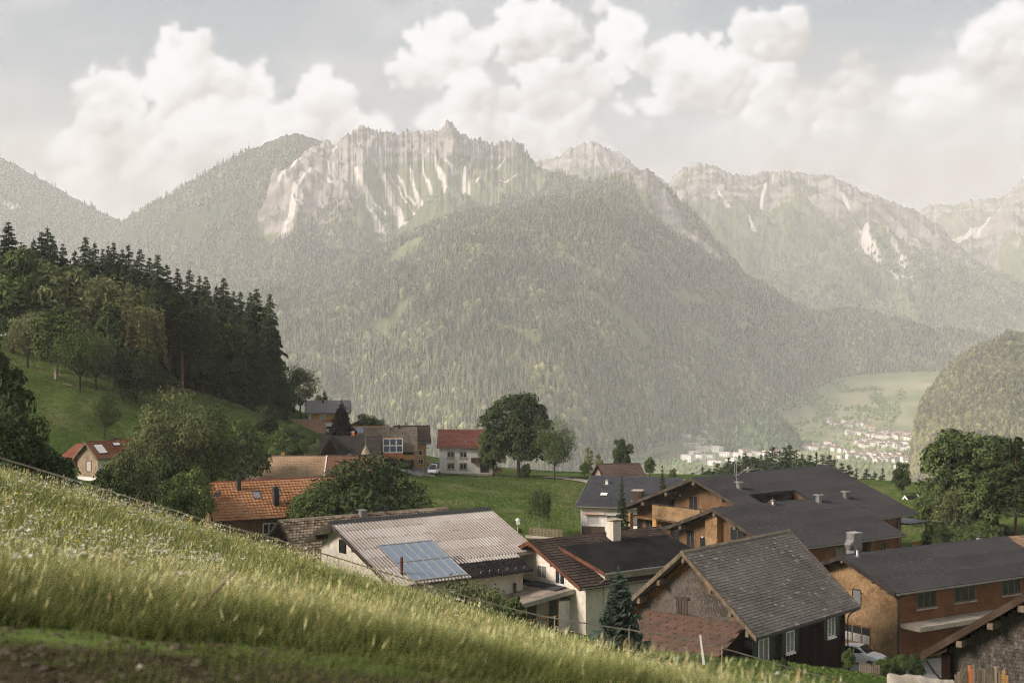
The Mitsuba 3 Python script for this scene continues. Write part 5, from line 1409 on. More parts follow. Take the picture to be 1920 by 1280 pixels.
FRONT = [('round', 22, 462, 246, .9, 'mid', 'leafy tree with light green crown at the left end of the forest front'), ('tall', 62, 486, 250, 1.0, 'olive', 'second light crown in the forest front from the left edge'), ('round', 98, 492, 246, .85, 'olive', 'broad olive crown in the forest front under the left spruces'),
         ('tall', 140, 497, 254, .9, 'dark', 'dark leafy tree deep in the forest front behind the birches'), ('weeping', 190, 512, 246, 1.25, 'pale', 'pale birch with a yellowish crown in the forest front'), ('weeping', 238, 526, 243, 1.1, 'olive', 'narrow birch with a light tip in the middle of the forest front'),
         ('weeping', 266, 566, 238, 1.1, 'rust', 'drooping brownish birch low in the forest front'), ('tall', 212, 570, 238, .9, 'dark', 'dark leafy tree low between the two birches'), ('pine', 318, 545, 246, 1.0, 'dark', 'tall bare-trunked pine left of the forest centre'), ('pine', 342, 556, 244, 1.05, 'dark', 'tall bare-trunked pine in the forest centre'),
         ('airy', 52, 588, 232, .8, 'pale', 'grey-green airy tree at the upper meadow edge'), ('tall', 106, 570, 226, 1.0, 'mid', 'tall round-topped tree with pale trunks on the meadow slope'), ('orchard', 150, 618, 222, .70, 'mid', 'short leaning meadow tree with a dark trunk'), ('orchard', 180, 640, 226, .7, 'olive', 'low spreading tree at the foot of the forest front'),
         ('bush', 255, 655, 226, .75, 'dark', 'big dark layered bush at the forest foot'), ('bush', 300, 690, 238, 1.0, 'dark', 'dark bush in the shade of the forest foot'), ('tall', 380, 588, 248, .9, 'dark', 'dark leafy tree among the right-hand spruces'), ('round', 418, 600, 250, .8, 'dark', 'round dark crown below the skyline spruces'),
         ('round', 452, 640, 252, .8, 'dark', 'dark crown low at the right half of the forest'), ('bush', 405, 690, 250, 1.0, 'dark', 'low dark bush under the right-hand spruces'), ('bush', 478, 705, 256, 1.1, 'dark', 'low dark bush at the right foot of the forest'), ('bush', 515, 720, 258, 1.0, 'dark', 'last low bush under the drooping end spruce'),
         ('airy', 563, 688, 280, .75, 'mid', 'airy tree with sky showing through beside the forest end'), ('bush', 545, 730, 284, .6, 'dark', 'dark bush below the airy tree'), ('bush', 600, 741, 312, .6, 'mid', 'green bush behind the hillside house'), ('spruce', 609, 728, 300, 1., 'spruce', 'lone small spruce tip above the hillside house')]
for k_, px, top, d, w, tn, lab in FRONT:
    tree(k_, px, top, d, w, tn, lab, bark='pale_bark' if ('birch' in lab or 'pale trunks' in lab) else 'red_bark' if k_ == 'pine' else 'bark')
for k_, px, top, d, w, tn, lab in (
        ('tall', -8, 640, 112, .62, 'dark', 'tall dark hedge-like tree at the left edge above the tall grass'), ('bush', 30, 742, 108, .46, 'dark', 'dark dense bush at the left edge behind the meadow fence'), ('bush', -8, 760, 98, .55, 'dark', 'lowest dark bush cut by the left edge'), ('bush', 68, 818, 100, .55, 'dark', 'small dark bush right of the left edge bushes'),
        ('orchard2', 196, 737, 206, .62, 'mid', 'spreading fruit tree behind the board cabin'), ('bush', 240, 832, 120, .50, 'olive', 'round brownish-green bush right of the board cabin'), ('bush', 212, 884, 108, .55, 'dark', 'low dark bush in front of the board cabin'),
        ('orchard', 325, 756, 172, .66, 'olive', 'large olive fruit tree with a dark crooked trunk'), ('orchard2', 398, 772, 176, .54, 'mid', 'green fruit tree right of the crooked-trunk one'), ('orchard', 285, 770, 188, .6, 'olive', 'fruit tree between the cabin and the large olive tree'), ('bush', 455, 790, 196, .75, 'mid', 'green thicket right of the fruit trees'),
        ('round', 500, 757, 232, .75, 'dark', 'dark round tree above the tan roof'), ('round', 540, 790, 222, .8, 'mid', 'leafy tree before the pinkish roof'), ('bush', 352, 876, 146, .62, 'fresh', 'fresh green bush at the end of the orange roof'), ('bush', 318, 892, 136, .7, 'mid', 'bush below the large olive fruit tree'),
        ('spruce', 395, 760, 215, 1.4, 'blue', 'small bluish spruce on the orchard slope'), ('bush', 585, 815, 238, .8, 'mid', 'bush by the dark roofed house'), ('bush', 318, 850, 158, .6, 'dark', 'dark undergrowth beside the crooked trunk'),
        ('walnut', 698, 862, 165, .96, 'dark', 'wide dome-shaped walnut tree between the orange roof and the meadow'), ('bush', 600, 905, 160, .8, 'mid', 'low left shoulder bush of the dome-shaped tree'),
        ('cedar', 640, 747, 252, .92, 'purple', 'blackish purple conifer among the houses'), ('bush', 692, 776, 296, .9, 'mid', 'green bush behind the house roofs'), ('linden', 972, 733, 264, .95, 'dark', 'tallest round tree on the green meadow beside the white house'), ('round', 925, 792, 266, .55, 'mid', 'smaller leafy tree close to the red-roofed house'),
        ('orchard', 1040, 798, 258, .60, 'mid', 'airy spreading tree at the right end of the meadow'), ('bush', 1072, 893, 262, 1.1, 'olive', 'small bush by the pale meadow track'), ('weeping', 1012, 914, 193, 1.0, 'mid', 'small weeping birch on the lower meadow'), ('bush', 985, 868, 262, .6, 'dark', 'dark shrub under the tallest round tree'),
        ('thin_spruce', 1166, 888, 168, 1.05, 'spruce', 'slim dark spruce before the slate roof'), ('thin_spruce', 1242, 868, 190, 1.0, 'spruce', 'slim spruce tip at the right end of the slate roof'), ('garden_spruce', 1160, 1057, 88, .95, 'blue', 'bluish garden spruce in front of the cream chalet'),
        ('slim', 1103, 836, 285, 1.0, 'pale', 'pale poplar left of the brown roof'), ('slim', 1122, 848, 288, 1., 'pale', 'second pale poplar close to the brown roof'), ('bush', 1096, 866, 280, .6, 'mid', 'dark green bush at the foot of the pale poplars'), ('round', 1166, 820, 290, .55, 'dark', 'dark round-headed tree above the brown roof'), ('tall', 1218, 856, 270, .8, 'mid', 'tree with gaps between the slate roof and the town'),
        ('tall', 1262, 878, 250, .7, 'mid', 'small tree beside the largest black roof'), ('round', 1692, 865, 242, .62, 'dark', 'round tree standing alone on the yellow field'), ('linden', 1805, 801, 196, .98, 'mid', 'largest broad tree of the right-hand grove'), ('linden', 1868, 812, 204, .8, 'dark', 'dark tall crown behind the right-hand grove'),
        ('pine', 1905, 822, 176, .9, 'dark', 'pine with bare reddish trunk at the right edge'), ('pine', 1870, 838, 178, .95, 'mid', 'flat-plated pine in the right-hand grove'), ('round', 1752, 905, 192, .72, 'mid', 'rounded tree at the left foot of the grove'), ('weeping', 1790, 912, 178, 1.2, 'olive', 'drooping light green tree in front of the grove'), ('tall', 1838, 905, 176, .9, 'mid', 'dense leafy tree in the middle of the grove front'),
        ('bush', 1760, 985, 172, .9, 'dark', 'dark bush below the drooping grove tree'), ('bush', 1820, 978, 170, .95, 'mid', 'green bush in front of the grove'), ('bush', 1880, 985, 180, 1., 'dark', 'dark bush at the foot of the pines'), ('pine', 1935, 850, 170, .9, 'dark', 'pine cut by the right edge'), ('bush', 1715, 955, 205, .8, 'dark', 'bush behind the porch roof'),
        ('bush', 1685, 1224, 101, .72, 'mid', 'clipped green garden bush beside the parked white car'), ('bush', 1655, 1232, 100, .8, 'mid', 'low garden bush left of the clipped one'), ('bush', 1715, 1228, 100, .75, 'dark', 'dark garden bush right of the clipped one'),
        ('airy', 880, 1086, 62, .8, 'olive', 'wild shrub behind the fence before the annexe roof'), ('airy', 912, 1106, 60, .6, 'olive', 'small wild shrub next to the first behind the fence'), ('slim', 968, 1110, 58, .9, 'mid', 'thin sapling against the annexe roof'), ('bush', 1590, 1215, 98, .5, 'mid', 'shrub at the corner of the dark farmhouse'),
        ('bush', 1470, 1232, 88, .5, 'dark', 'low weeds along the dark farmhouse wall'), ('bush', 975, 990, 192, .9, 'dark', 'round shrub by the wooden garden fence')):
    tree(k_, px, top, d, w, tn, lab, bark='pale_bark' if 'birch' in lab else 'red_bark' if k_ == 'pine' else 'bark')
RIDGE = [(1281, 884), (1300, 880), (1317, 869), (1331, 873), (1346, 862), (1357, 866), (1366, 852), (1377, 858), (1386, 847), (1398, 844), (1413, 850), (1427, 846), (1438, 840), (1449, 831), (1462, 838), (1472, 832), (1481, 827), (1493, 836), (1504, 846), (1518, 846), (1531, 841), (1543, 848), (1555, 846), (1565, 855), (1578, 862), (1592, 866), (1606, 872), (1625, 873), (1640, 880), (1655, 871)]
for i, (px, top) in enumerate(RIDGE):
    tree(('spruce', 'spruce2', 'thin_spruce')[i % 3], px, top, rt.uniform(385, 420), 1.15, 'spruce' if i % 2 else 'dark', f'dark conifer behind the largest black roof, {ORD[i]} from the left of its row', 'conifers behind the largest black roof')
for i in range(24):
    px = rt.uniform(1290, 1650)
    tree(('spruce', 'spruce2', 'tall')[i % 3], px, np.interp(px, [1280, 1380, 1480, 1560, 1650], [893, 862, 846, 868, 886]) + rt.uniform(0, 18), rt.uniform(362, 384), 1.2, 'spruce', f'lower dark conifer {ORD[min(i, 29)]} among those before the row behind the largest roof', 'lower conifers behind the largest black roof')

# ------------------------------------------------------------------ the town on the valley floor
rough('town', VC, .8)


def far_house(px, py, w, dep, hh, rot, wallc, roofc, label, group, flat=False):
    v = (640 - py) / F
    rs = np.linspace(2400, 5200, 300)
    zz = ground_z((px - 960) / F * rs, rs)
    i = int(np.argmax(zz >= v * rs)) or 150
    d = rs[i]
    x, y, z = (px - 960) / F * d, d, zz[i]
    rh = 0 if flat else dep * .32
    V = [(-w, -dep, -4), (w, -dep, -4), (w, dep, -4), (-w, dep, -4), (-w, -dep, hh), (w, -dep, hh), (w, dep, hh), (-w, dep, hh)]
    f = [(0, 1, 5), (0, 5, 4), (1, 2, 6), (1, 6, 5), (2, 3, 7), (2, 7, 6), (3, 0, 4), (3, 4, 7)]
    col = [wallc] * 8
    e = .9
    V += [(-w - e, -dep - e, hh - .3), (w + e, -dep - e, hh - .3), (w + e, 0, hh + rh + .2), (-w - e, 0, hh + rh + .2), (w + e, dep + e, hh - .3), (-w - e, dep + e, hh - .3)]
    f += [(8, 9, 10), (8, 10, 11), (10, 4 + 8, 13), (10, 13, 11)]
    V += [(-w, -dep, hh), (-w, dep, hh), (-w, 0, hh + rh), (w, -dep, hh), (w, dep, hh), (w, 0, hh + rh)]
    f += [(14, 15, 16), (17, 19, 18)]
    col += [roofc] * 6 + [wallc] * 6
    n = 20
    for row in range(max(1, int(hh // 3))):                       # a row of windows per storey
        m = max(2, int(w / 2.9))
        for c in range(m):
            a = -w + (c + .5) * 2 * w / m
            z0 = .9 + row * 3.
            V += [(a - .6, -dep - .03, z0), (a + .6, -dep - .03, z0), (a + .6, -dep - .03, z0 + 1.4), (a - .6, -dep - .03, z0 + 1.4)]
            f += [(n, n + 1, n + 2), (n, n + 2, n + 3)]
            col += [np.array([.05, .055, .06])] * 4
            n += 4
    V = np.array(V, float)
    c, s = math.cos(rot), math.sin(rot)
    V = np.stack([x + V[:, 0] * c - V[:, 1] * s, y + V[:, 0] * s + V[:, 1] * c, z + V[:, 2]], 1)
    put('town_house', trimesh.Trimesh(V, f, process=False), 'town', color=np.array(col), label=label, category='house', group=group)


WALLS = [np.array(c) for c in ((.84, .82, .78), (.80, .76, .69), (.80, .72, .62), (.72, .66, .57), (.70, .70, .68))]
ROOFS = [np.array(c) for c in ((.24, .13, .09), (.20, .14, .11), (.15, .135, .125), (.30, .18, .125), (.18, .13, .105))]
tw = np.random.default_rng(31)
APT = ((1295, 806, 22, 5, 8), (1283, 823, 16, 6, 12), (1303, 822, 16, 5, 8), (1316, 812, 14, 5, 8), (1336, 808, 12, 5, 8), (1338, 826, 10, 6, 10), (1315, 830, 11, 7, 9), (1365, 826, 14, 5, 9), (1298, 840, 20, 6, 12), (1318, 846, 17, 6, 10), (1330, 842, 14, 6, 9), (1345, 848, 13, 7, 12), (1303, 858, 12, 7, 14), (1290, 866, 13, 9, 16), (1312, 864, 12, 9, 15), (1352, 840, 10, 6, 10), (1378, 842, 12, 6, 9), (1330, 862, 12, 7, 12), (1360, 856, 12, 6, 9), (1385, 858, 12, 6, 9), (1372, 868, 11, 7, 9), (1342, 872, 16, 7, 8))
for px, py, w, dp, hh in APT:
    far_house(px, py, w, dp, hh, tw.uniform(-1.0, -.5), WALLS[0] * 1.07, ROOFS[2] if tw.random() < .4 else np.array([.62, .55, .5]), 'pale %s %s apartment block, %s of the left end of the town' % ('wide' if w > 14 else 'narrow' if w < 12 else 'middling', 'tall' if hh > 10 else 'low', ('upper ' if py < 830 else 'lower ') + ('left' if px < 1310 else 'centre' if px < 1340 else 'right')), 'apartment blocks at the left end of the valley town', flat=tw.random() < .6)
for px, py, w, dp, hh in ((1704, 868, 16, 9, 12), (1722, 872, 18, 10, 15), (1738, 876, 12, 9, 16), (1712, 884, 14, 8, 10), (1690, 880, 13, 8, 8), (1748, 888, 13, 8, 10), (1552, 838, 8, 6, 14), (1730, 892, 14, 8, 9)):
    far_house(px, py, w, dp, hh, tw.uniform(-.4, .3), WALLS[0], ROOFS[3], 'large bright building at the right end of the valley town', 'large bright buildings at the right end of the valley town')
WN = ('white', 'cream', 'peach', 'ochre', 'grey')
RN, SZ = ('red-brown', 'dark red', 'grey-brown', 'bright red', 'brown'), ('small', 'little', 'tiny')
ZONES = (((1550, 788), (1640, 806), 30, 'upper row of the valley town'), ((1590, 806), (1720, 826), 62, 'upper right quarter of the valley town'), ((1600, 826), (1725, 846), 48, 'right quarter of the valley town'), ((1440, 832), (1570, 846), 40, 'middle row of the valley town'), ((1570, 846), (1700, 870), 42, 'lower right quarter of the valley town'), ((1390, 842), (1470, 862), 16, 'lower left part of the valley town'))
for (x0, y0), (x1, y1), n, where in ZONES:
    for i in range(n):
        ri, wi = int(tw.integers(5)), int(tw.integers(5)) if tw.random() < .55 else 0
        px = tw.uniform(x0, x1)
        py = y0 + (y1 - y0) * np.clip((px - x0) / (x1 - x0) * .45 + tw.uniform(0, .6), 0, 1)
        far_house(px, py, tw.uniform(5.5, 9), tw.uniform(4.2, 6.), tw.uniform(6.5, 9.5), tw.uniform(-1.2, 1.2), WALLS[wi], ROOFS[ri], f'{SZ[int(tw.integers(3))]} {WN[wi]} house with {RN[ri]} roof in the {where}', f'houses in the {where}')


def floor_wood(name, label, spots, cols, seed, height=15, broad=.8):
    """Trees scattered about the valley floor, given as (column, row, spread in metres, count)."""
    r = np.random.default_rng(seed)
    P = []
    for px, py, sp, n in spots:
        v = (640 - py) / F
        rs = np.linspace(1500, 5200, 400)
        zz = ground_z((px - 960) / F * rs, rs)
        d = rs[int(np.argmax(zz >= v * rs)) or 200]
        q = np.stack([(px - 960) / F * d + r.normal(size=n) * sp, d + r.normal(size=n) * sp * 1.6], 1)
        P.append(q)
    P = np.concatenate(P)
    P = np.column_stack([P, ground_z(P[:, 0], P[:, 1])])
    V = P[None]
    SURF['tmp'] = (np.stack([P, P + np.array([1, 0, 0])], 0).repeat(12, 0), None, None)
    k = len(P)
    S = np.broadcast_to(P, (14, k, 3)).copy()
    SURF['tmp'] = (np.concatenate([S, S[:, -1:]], 1), None, None)
    wood(name, label, 'tmp', k * 2, lambda i, j, q: np.ones(len(i)), height, cols, seed, broad)


LEAF = (np.array([.050, .066, .028]), np.array([.10, .115, .05]))
fs_ = [(tw.uniform(1280, 1740), tw.uniform(800, 892), 30, 11) for _ in range(60)]
fs_ += [(1560 + 4 * i, 702 + 6 * i, 14, 12) for i in range(6)] + [(1515 + i * 5, 735 + i * 6, 18, 22) for i in range(10)] + [(1590 + i * 14, 735 - i * 1, 10, 8) for i in range(5)] + [(1640 + 3 * i, 742 + 3 * i, 12, 14) for i in range(12)] + [(1600 + 8 * i, 768 + i, 20, 12) for i in range(8)] + [(1690 - 3 * i, 735 + 7 * i, 9, 12) for i in range(10)]
fs_ += [(1500 + 15 * i, 792 - 1 * i, 16, 9) for i in range(10)] + [(tw.uniform(1150, 1265), tw.uniform(855, 905), 50, 40) for _ in range(14)] + [(1700 + i * 6, 880 - i * 4, 30, 26) for i in range(14)] + [(1470 + 5 * i, 768 - 2 * i, 12, 10) for i in range(8)]
floor_wood('grove', 'loose broadleaf groves and hedges between the fields and houses of the valley', fs_, LEAF, 55, 11)
# ------------------------------------------------------------------ roads, yards and small things of the village
def strip(name, pts, width, bsdf, label, lift=.05, n=40, cat_='road'):
    """A ribbon along (x, y) points, laid on the ground."""
    pts = np.array(pts, float)
    q = np.linspace(0, 1, n)
    L = np.concatenate([[0], np.cumsum(np.linalg.norm(np.diff(pts[:, :2], axis=0), axis=1))])
    L /= L[-1]
    x, y = np.interp(q, L, pts[:, 0]), np.interp(q, L, pts[:, 1])
    t = np.stack([np.gradient(x), np.gradient(y)], 1)
    t /= np.linalg.norm(t, axis=1, keepdims=True)
    nn = np.stack([-t[:, 1], t[:, 0]], 1)
    w = np.linspace(-.5, .5, 7) * width
    X = x[:, None] + nn[:, :1] * w
    Y = y[:, None] + nn[:, 1:] * w
    Z = ground_z(X, Y) + lift
    put(name, trimesh.Trimesh(np.stack([X, Y, Z], -1).reshape(-1, 3), grid_faces(7, n), process=False), bsdf, smooth=True, label=label, category=cat_, kind='structure')


strip('village_road', [(-17.6, 236), (-17.0, 252), (-16.4, 268), (-14.8, 286), (-8, 304)], 5.2, 'asphalt', 'grey village road passing the white house', lift=.10)
strip('meadow_track', [at(1020, 889, 268)[:2], at(1062, 897, 264)[:2], at(1105, 912, 256)[:2], at(1150, 925, 246)[:2]], 3.4, 'concrete', 'pale farm track at the far edge of the meadow', lift=.12, cat_='path')
strip('paved_yard', [(22.5, 101), (27.5, 105.5), (33, 107.5), (41, 112)], 9.5, 'asphalt', 'pale paved yard in front of the golden shingled house', lift=.10, cat_='yard')
strip('gravel_path', [at(985, 1006, 188)[:2], at(1030, 1002, 188)[:2], at(1085, 1003, 188)[:2]], 3.0, 'concrete', 'gravel path by the wooden garden fence', lift=.10, cat_='path')

rough('car_paint', (.78, .77, .74), .25, .6)
rough('car_dark', (.018, .019, .021), .10, .6)
rough('tyre', (.018, .017, .016), .8)
rough('lamp_glass', (.45, .46, .46), .1, .7)


def loft(sections):
    """Skin over cross sections with equal point counts, capped at both ends."""
    S = np.array(sections, float)
    k, n = S.shape[:2]
    f = []
    for i in range(k - 1):
        for j in range(n):
            q = (j + 1) % n
            f += [(i * n + j, i * n + q, (i + 1) * n + q), (i * n + j, (i + 1) * n + q, (i + 1) * n + j)]
    f += [(0, j + 1, j) for j in range(1, n - 1)] + [((k - 1) * n, (k - 1) * n + j, (k - 1) * n + j + 1) for j in range(1, n - 1)]
    m = trimesh.Trimesh(S.reshape(-1, 3), f, process=False)
    if m.volume < 0:
        m.invert()
    return m


def car(x, y, head, label, length=4.05, width=1.76, height=1.45, van=False, group=None):
    key = thing('parked_car', label, 'car', group)
    z0 = float(ground_z(x, y)) + .12
    a = math.radians(head)
    fx, fy = np.array([math.cos(a), math.sin(a)]), np.array([-math.sin(a), math.cos(a)])

    def w(P):
        P = np.asarray(P, float)
        return np.concatenate([np.array([x, y]) + P[..., :1] * fx + P[..., 1:2] * fy, z0 + P[..., 2:3]], -1)
    H, Lh, Wh = height, length / 2, width / 2
    sec = []
    for u, lo, sh, wd in ((-1., .42, .74, .80), (-.97, .27, .92, .93), (-.80, .20, .98, 1.), (-.3, .19, .96, 1.), (.25, .19, .93, 1.), (.55, .20, .88, .99), (.80, .21, .80, .96), (.94, .24, .70, .88), (1., .34, .58, .74)):
        b = Wh * wd
        sec.append(w([(u * Lh, -b * .92, lo), (u * Lh, -b, (lo + sh) * .5), (u * Lh, -b * .96, sh - .06), (u * Lh, -b * .80, sh), (u * Lh, b * .80, sh), (u * Lh, b * .96, sh - .06), (u * Lh, b, (lo + sh) * .5), (u * Lh, b * .92, lo)]))
    body = loft(sec)
    front = .30 if not van else .55
    cab = [(-.93, .92, .86, .98), (-.72, 1.18, .80, 1.0), (-.52, H - .05, .72, 1.0), (-.1, H, .70, 1.), (.10, H - .03, .70, 1.), (front, 1.10, .78, 1.), (front + .20, .88, .84, 1.)]
    sc = []
    for u, top, wd, _ in cab:
        b = Wh * wd
        sc.append(w([(u * Lh, -Wh * .93, .80), (u * Lh, -b, top - .05), (u * Lh, -b * .86, top), (u * Lh, b * .86, top), (u * Lh, b, top - .05), (u * Lh, Wh * .93, .80)]))
    put('body', cat([body, loft(sc)]), 'car_paint', parent=key, smooth=35)

    def pl(P, t=.012):
        P = np.asarray(P, float)
        n = np.cross(P[1] - P[0], P[3] - P[0])
        n /= np.linalg.norm(n)
        return hex_mesh(np.vstack([w(P - n * .05), w(P + n * t)]))
    put('windscreen', pl([(front * Lh + .30, -Wh * .72, .93), (front * Lh + .30, Wh * .72, .93), (.14 * Lh, Wh * .60, H - .07), (.14 * Lh, -Wh * .60, H - .07)], .05), 'car_dark', parent=key)
    for sg in (-1, 1):
        q = lambda u, z: (u * Lh, sg * (Wh * (.945 - .26 * (z - .85) / (H - .85))), z)
        for u0, u1, t0, t1 in ((-.04, front + .02, H - .14, 1.08), (-.50, -.08, H - .14, H - .12), (-.80, -.54, 1.12, H - .18)):
            P = [q(u0, .93), q(u1, .93), q(u1 * .98, t1), q(u0, t0)]
            put('side_window', pl(P if sg < 0 else P[::-1], .02), 'car_dark', parent=key)
        for u in (.62, -.62):
            c = np.array([u * Lh, sg * (Wh - .08), .19])
            ty = put('wheel', cyl(w(c - [0, sg * .12, 0]), w(c + [0, sg * .10, 0]), .31, n=18), 'tyre', parent=key)
            put('rim', cyl(w(c + [0, sg * .095, 0]), w(c + [0, sg * .115, 0]), .20, n=10), 'metal', parent=ty)
        put('headlight', pl([(.93 * Lh + .03, sg * Wh * .46, .60), (.86 * Lh, sg * Wh * .90, .60), (.82 * Lh, sg * Wh * .90, .73), (.90 * Lh, sg * Wh * .46, .70)][::sg], .03), 'lamp_glass', parent=key)
        put('mirror', trimesh.creation.icosphere(1, .09).apply_scale([1, 1.2, .8]).apply_translation(w([.30 * Lh, sg * (Wh + .06), .98])), 'car_paint', parent=key)
    put('grille', cat([hex_mesh(w([(Lh * .985, -.42, .30), (Lh * 1.012, -.42, .30), (Lh * 1.012, .42, .30), (Lh * .985, .42, .30), (Lh * .96, -.46, .40), (Lh * 1.012, -.46, .40), (Lh * 1.012, .46, .40), (Lh * .96, .46, .40)])),
                       hex_mesh(w([(Lh * .97, -.26, .52), (Lh * 1.0, -.26, .52), (Lh * 1.0, .26, .52), (Lh * .97, .26, .52), (Lh * .93, -.30, .61), (Lh * .985, -.30, .61), (Lh * .985, .30, .61), (Lh * .93, .30, .61)]))]), 'car_dark', parent=key)
    put('number_plate', hex_mesh(w([(Lh * 1.005, -.26, .42), (Lh * 1.02, -.26, .42), (Lh * 1.02, .26, .42), (Lh * 1.005, .26, .42), (Lh * 1.0, -.26, .51), (Lh * 1.018, -.26, .51), (Lh * 1.018, .26, .51), (Lh * 1.0, .26, .51)])), 'white_paint', parent=key)


car(27.0, 110.6, -38, 'white hatchback parked at the corner of the golden shingled house')
car(*at(813, 884, 263)[:2], -97, 'white van with a tall body parked on the road by the white house', 4.3, 1.8, 1.75, True)
car(*at(820, 876, 276)[:2], -100, 'white car behind the van on the village road', 4.3, 1.8, 1.55)

# ---- electric fence along the crest of the meadow
FT = [(-60, 838), (0, 858), (54, 874), (119, 894), (180, 912), (230, 928), (280, 944), (323, 955), (377, 973), (431, 988), (503, 1006), (575, 1028), (680, 1060), (791, 1094), (899, 1125), (945, 1137), (1015, 1154), (1092, 1167), (1138, 1174), (1180, 1180), (1292, 1198), (1311, 1200), (1354, 1214), (1424, 1234), (1520, 1262), (1600, 1284)]
fd = lambda px: np.interp(px, [-60, 0, 640, 1300, 1600], [28, 28.5, 33, 38, 40])
fp_ = np.array([at(px, py, fd(px)) for px, py in FT])
fence = thing('tape_fence', 'thin pale fence tape strung along the edge of the flowering meadow', 'fence')
up = np.array([0, 0, .016])
tp_ = []
for a, b in zip(fp_[:-1], fp_[1:]):
    o = np.array([0, .004, 0])
    tp_.append(hex_mesh([a - up - o, b - up - o, b - up + o, a - up + o, a + up - o, b + up - o, b + up + o, a + up + o]))
put('tape', cat(tp_), 'concrete', parent=fence)
for px in (-30, 119, 280, 431, 575, 735, 899, 1040, 1180, 1354, 1500):
    p = at(px, np.interp(px, [q[0] for q in FT], [q[1] for q in FT]), fd(px))
    g = float(ground_z(p[0], p[1]))
    put('post', cat([cyl([p[0], p[1] + .03, g - .2], [p[0], p[1] + .03, p[2] + .05], .017), cyl([p[0], p[1] + .03, p[2] - .03], [p[0], p[1] - .02, p[2]], .02)]), 'grey_timber', parent=fence)
p = at(1313, 1193, 38.)
put('post', hex_mesh([np.array([p[0] + a, p[1] + b, z]) for z, w_ in ((p[2] - .75, .035), (p[2] + .05, .02)) for a, b in ((-w_ + (.1 if z < p[2] else 0), 0), (w_ + (.1 if z < p[2] else 0), 0), (w_ + (.1 if z < p[2] else 0), .03), (-w_ + (.1 if z < p[2] else 0), .03))]), 'white_paint', parent=fence, label='white plastic fence post leaning left')

# ---- garden fences, wayside shrine, street lamp
def picket(name, label, a, b, h, n, bsdf):
    key = thing(name, label, 'fence')
    a, b = np.array(a, float), np.array(b, float)
    t = (b - a) / np.linalg.norm(b - a)
    z = lambda p: float(ground_z(p[0], p[1]))
    for i in range(n):
        p = a + (b - a) * i / (n - 1)
        s = t * np.linalg.norm(b - a) / n * .27
        q = np.array([-t[1], t[0]]) * .015
        zz = z(p) - .1
        put('slat', hex_mesh([np.append(p + u + v, w_) for w_ in (zz, zz + h * (1 + .05 * math.sin(i * 2.3))) for u, v in ((-s, -q), (s, -q), (s, q), (-s, q))]), bsdf, parent=key)
    q0, q1 = np.array([-t[1], t[0]]) * .02, np.array([-t[1], t[0]]) * .06
    for f in (.25, .75):
        put('rail', hex_mesh([np.append(c, z(c) - .1 + h * f + e) for e in (0, .09) for c in (a + q0, b + q0, b + q1, a + q1)]), bsdf, parent=key)


picket('garden_fence', 'grey board garden fence below the weeping birch', at(992, 1000, 190)[:2], at(1054, 1000, 190)[:2], 1.25, 24, 'grey_timber')
picket('garden_fence', 'low brown picket fence between the white car and the garden bush', at(1612, 1250, 96)[:2], at(1648, 1252, 96)[:2], .8, 10, 'grey_timber')
s_ = thing('wayside_shrine', 'small wayside shrine on a pale post in the meadow', 'shrine')
p = at(971, 1000, 192)
p[2] = ground_z(p[0], p[1])
put('post', cyl(p - [0, 0, .2], p + [0, 0, 1.1], .13, .10), 'concrete', parent=s_)
put('niche', cat([hex_mesh([p + np.array([a, b, c]) for c in (1.1, 1.65) for a, b in ((-.25, -.2), (.25, -.2), (.25, .2), (-.25, .2))]), trimesh.creation.cone(.42, .35, sections=4).apply_translation(p + [0, 0, 1.65])]), 'white_paint', parent=s_)
s_ = thing('street_lamp', 'thin dark street lamp beside the village road', 'lamp')
p = at(795, 893, 246)
p[2] = ground_z(p[0], p[1])
put('pole', cyl(p - [0, 0, .2], p + [0, 0, 4.6], .07, .05), 'dark_metal', parent=s_)
put('lamp_head', cat([cyl(p + [0, 0, 4.55], p + [.5, 0, 4.75], .04), hex_mesh([p + np.array([a, b, c]) for c in (4.66, 4.80) for a, b in ((.35, -.1), (.9, -.1), (.9, .1), (.35, .1))])]), 'dark_metal', parent=s_)

# ---- board pile with a pale cover beside the corner barn
pile = thing('board_pile', 'heap of old boards with pale sheets and one orange board by the corner barn', 'wood pile')
rp = np.random.default_rng(3)
for i in range(18):
    p = at(1795 + i * 5.5 + rp.uniform(-3, 3), 1290, 57.5)
    hgt = rp.uniform(.45, .95)
    bs = 'orange_paint' if i in (4, 5) else ('beam', 'bright_timber', 'grey_timber')[int(rp.integers(3))]
    put('board', hex_mesh([p + np.array([a + t, b, c]) for c, t in ((-.6, 0), (hgt, rp.uniform(-.04, .04))) for a, b in ((-.055, -.03), (.055, -.03), (.055, .03), (-.055, .03))]), bs, parent=pile)
a, b = at(1668, 1283, 56), at(1788, 1290, 57)
q = np.linspace(0, 1, 24)[:, None]
ring = np.array([(-.5, -.9), (-.5, .05), (-.25, .22), (.1, .26), (.4, .1), (.45, -.9)])
S = []
for t in np.linspace(0, 1, 24):
    c = a + (b - a) * t
    bump = .24 * (meshkit.fbm(np.array([[t * 6, i * .7, 1.] for i in range(6)]), 3, 4) - .5)
    S.append([c + np.array([0, r_[0], r_[1] + .19 + bump[i] - .16 * t]) for i, r_ in enumerate(ring)])
put('cover_sheet', loft(S), 'concrete', parent=pile, smooth=40, label='crumpled pale cover sheet')

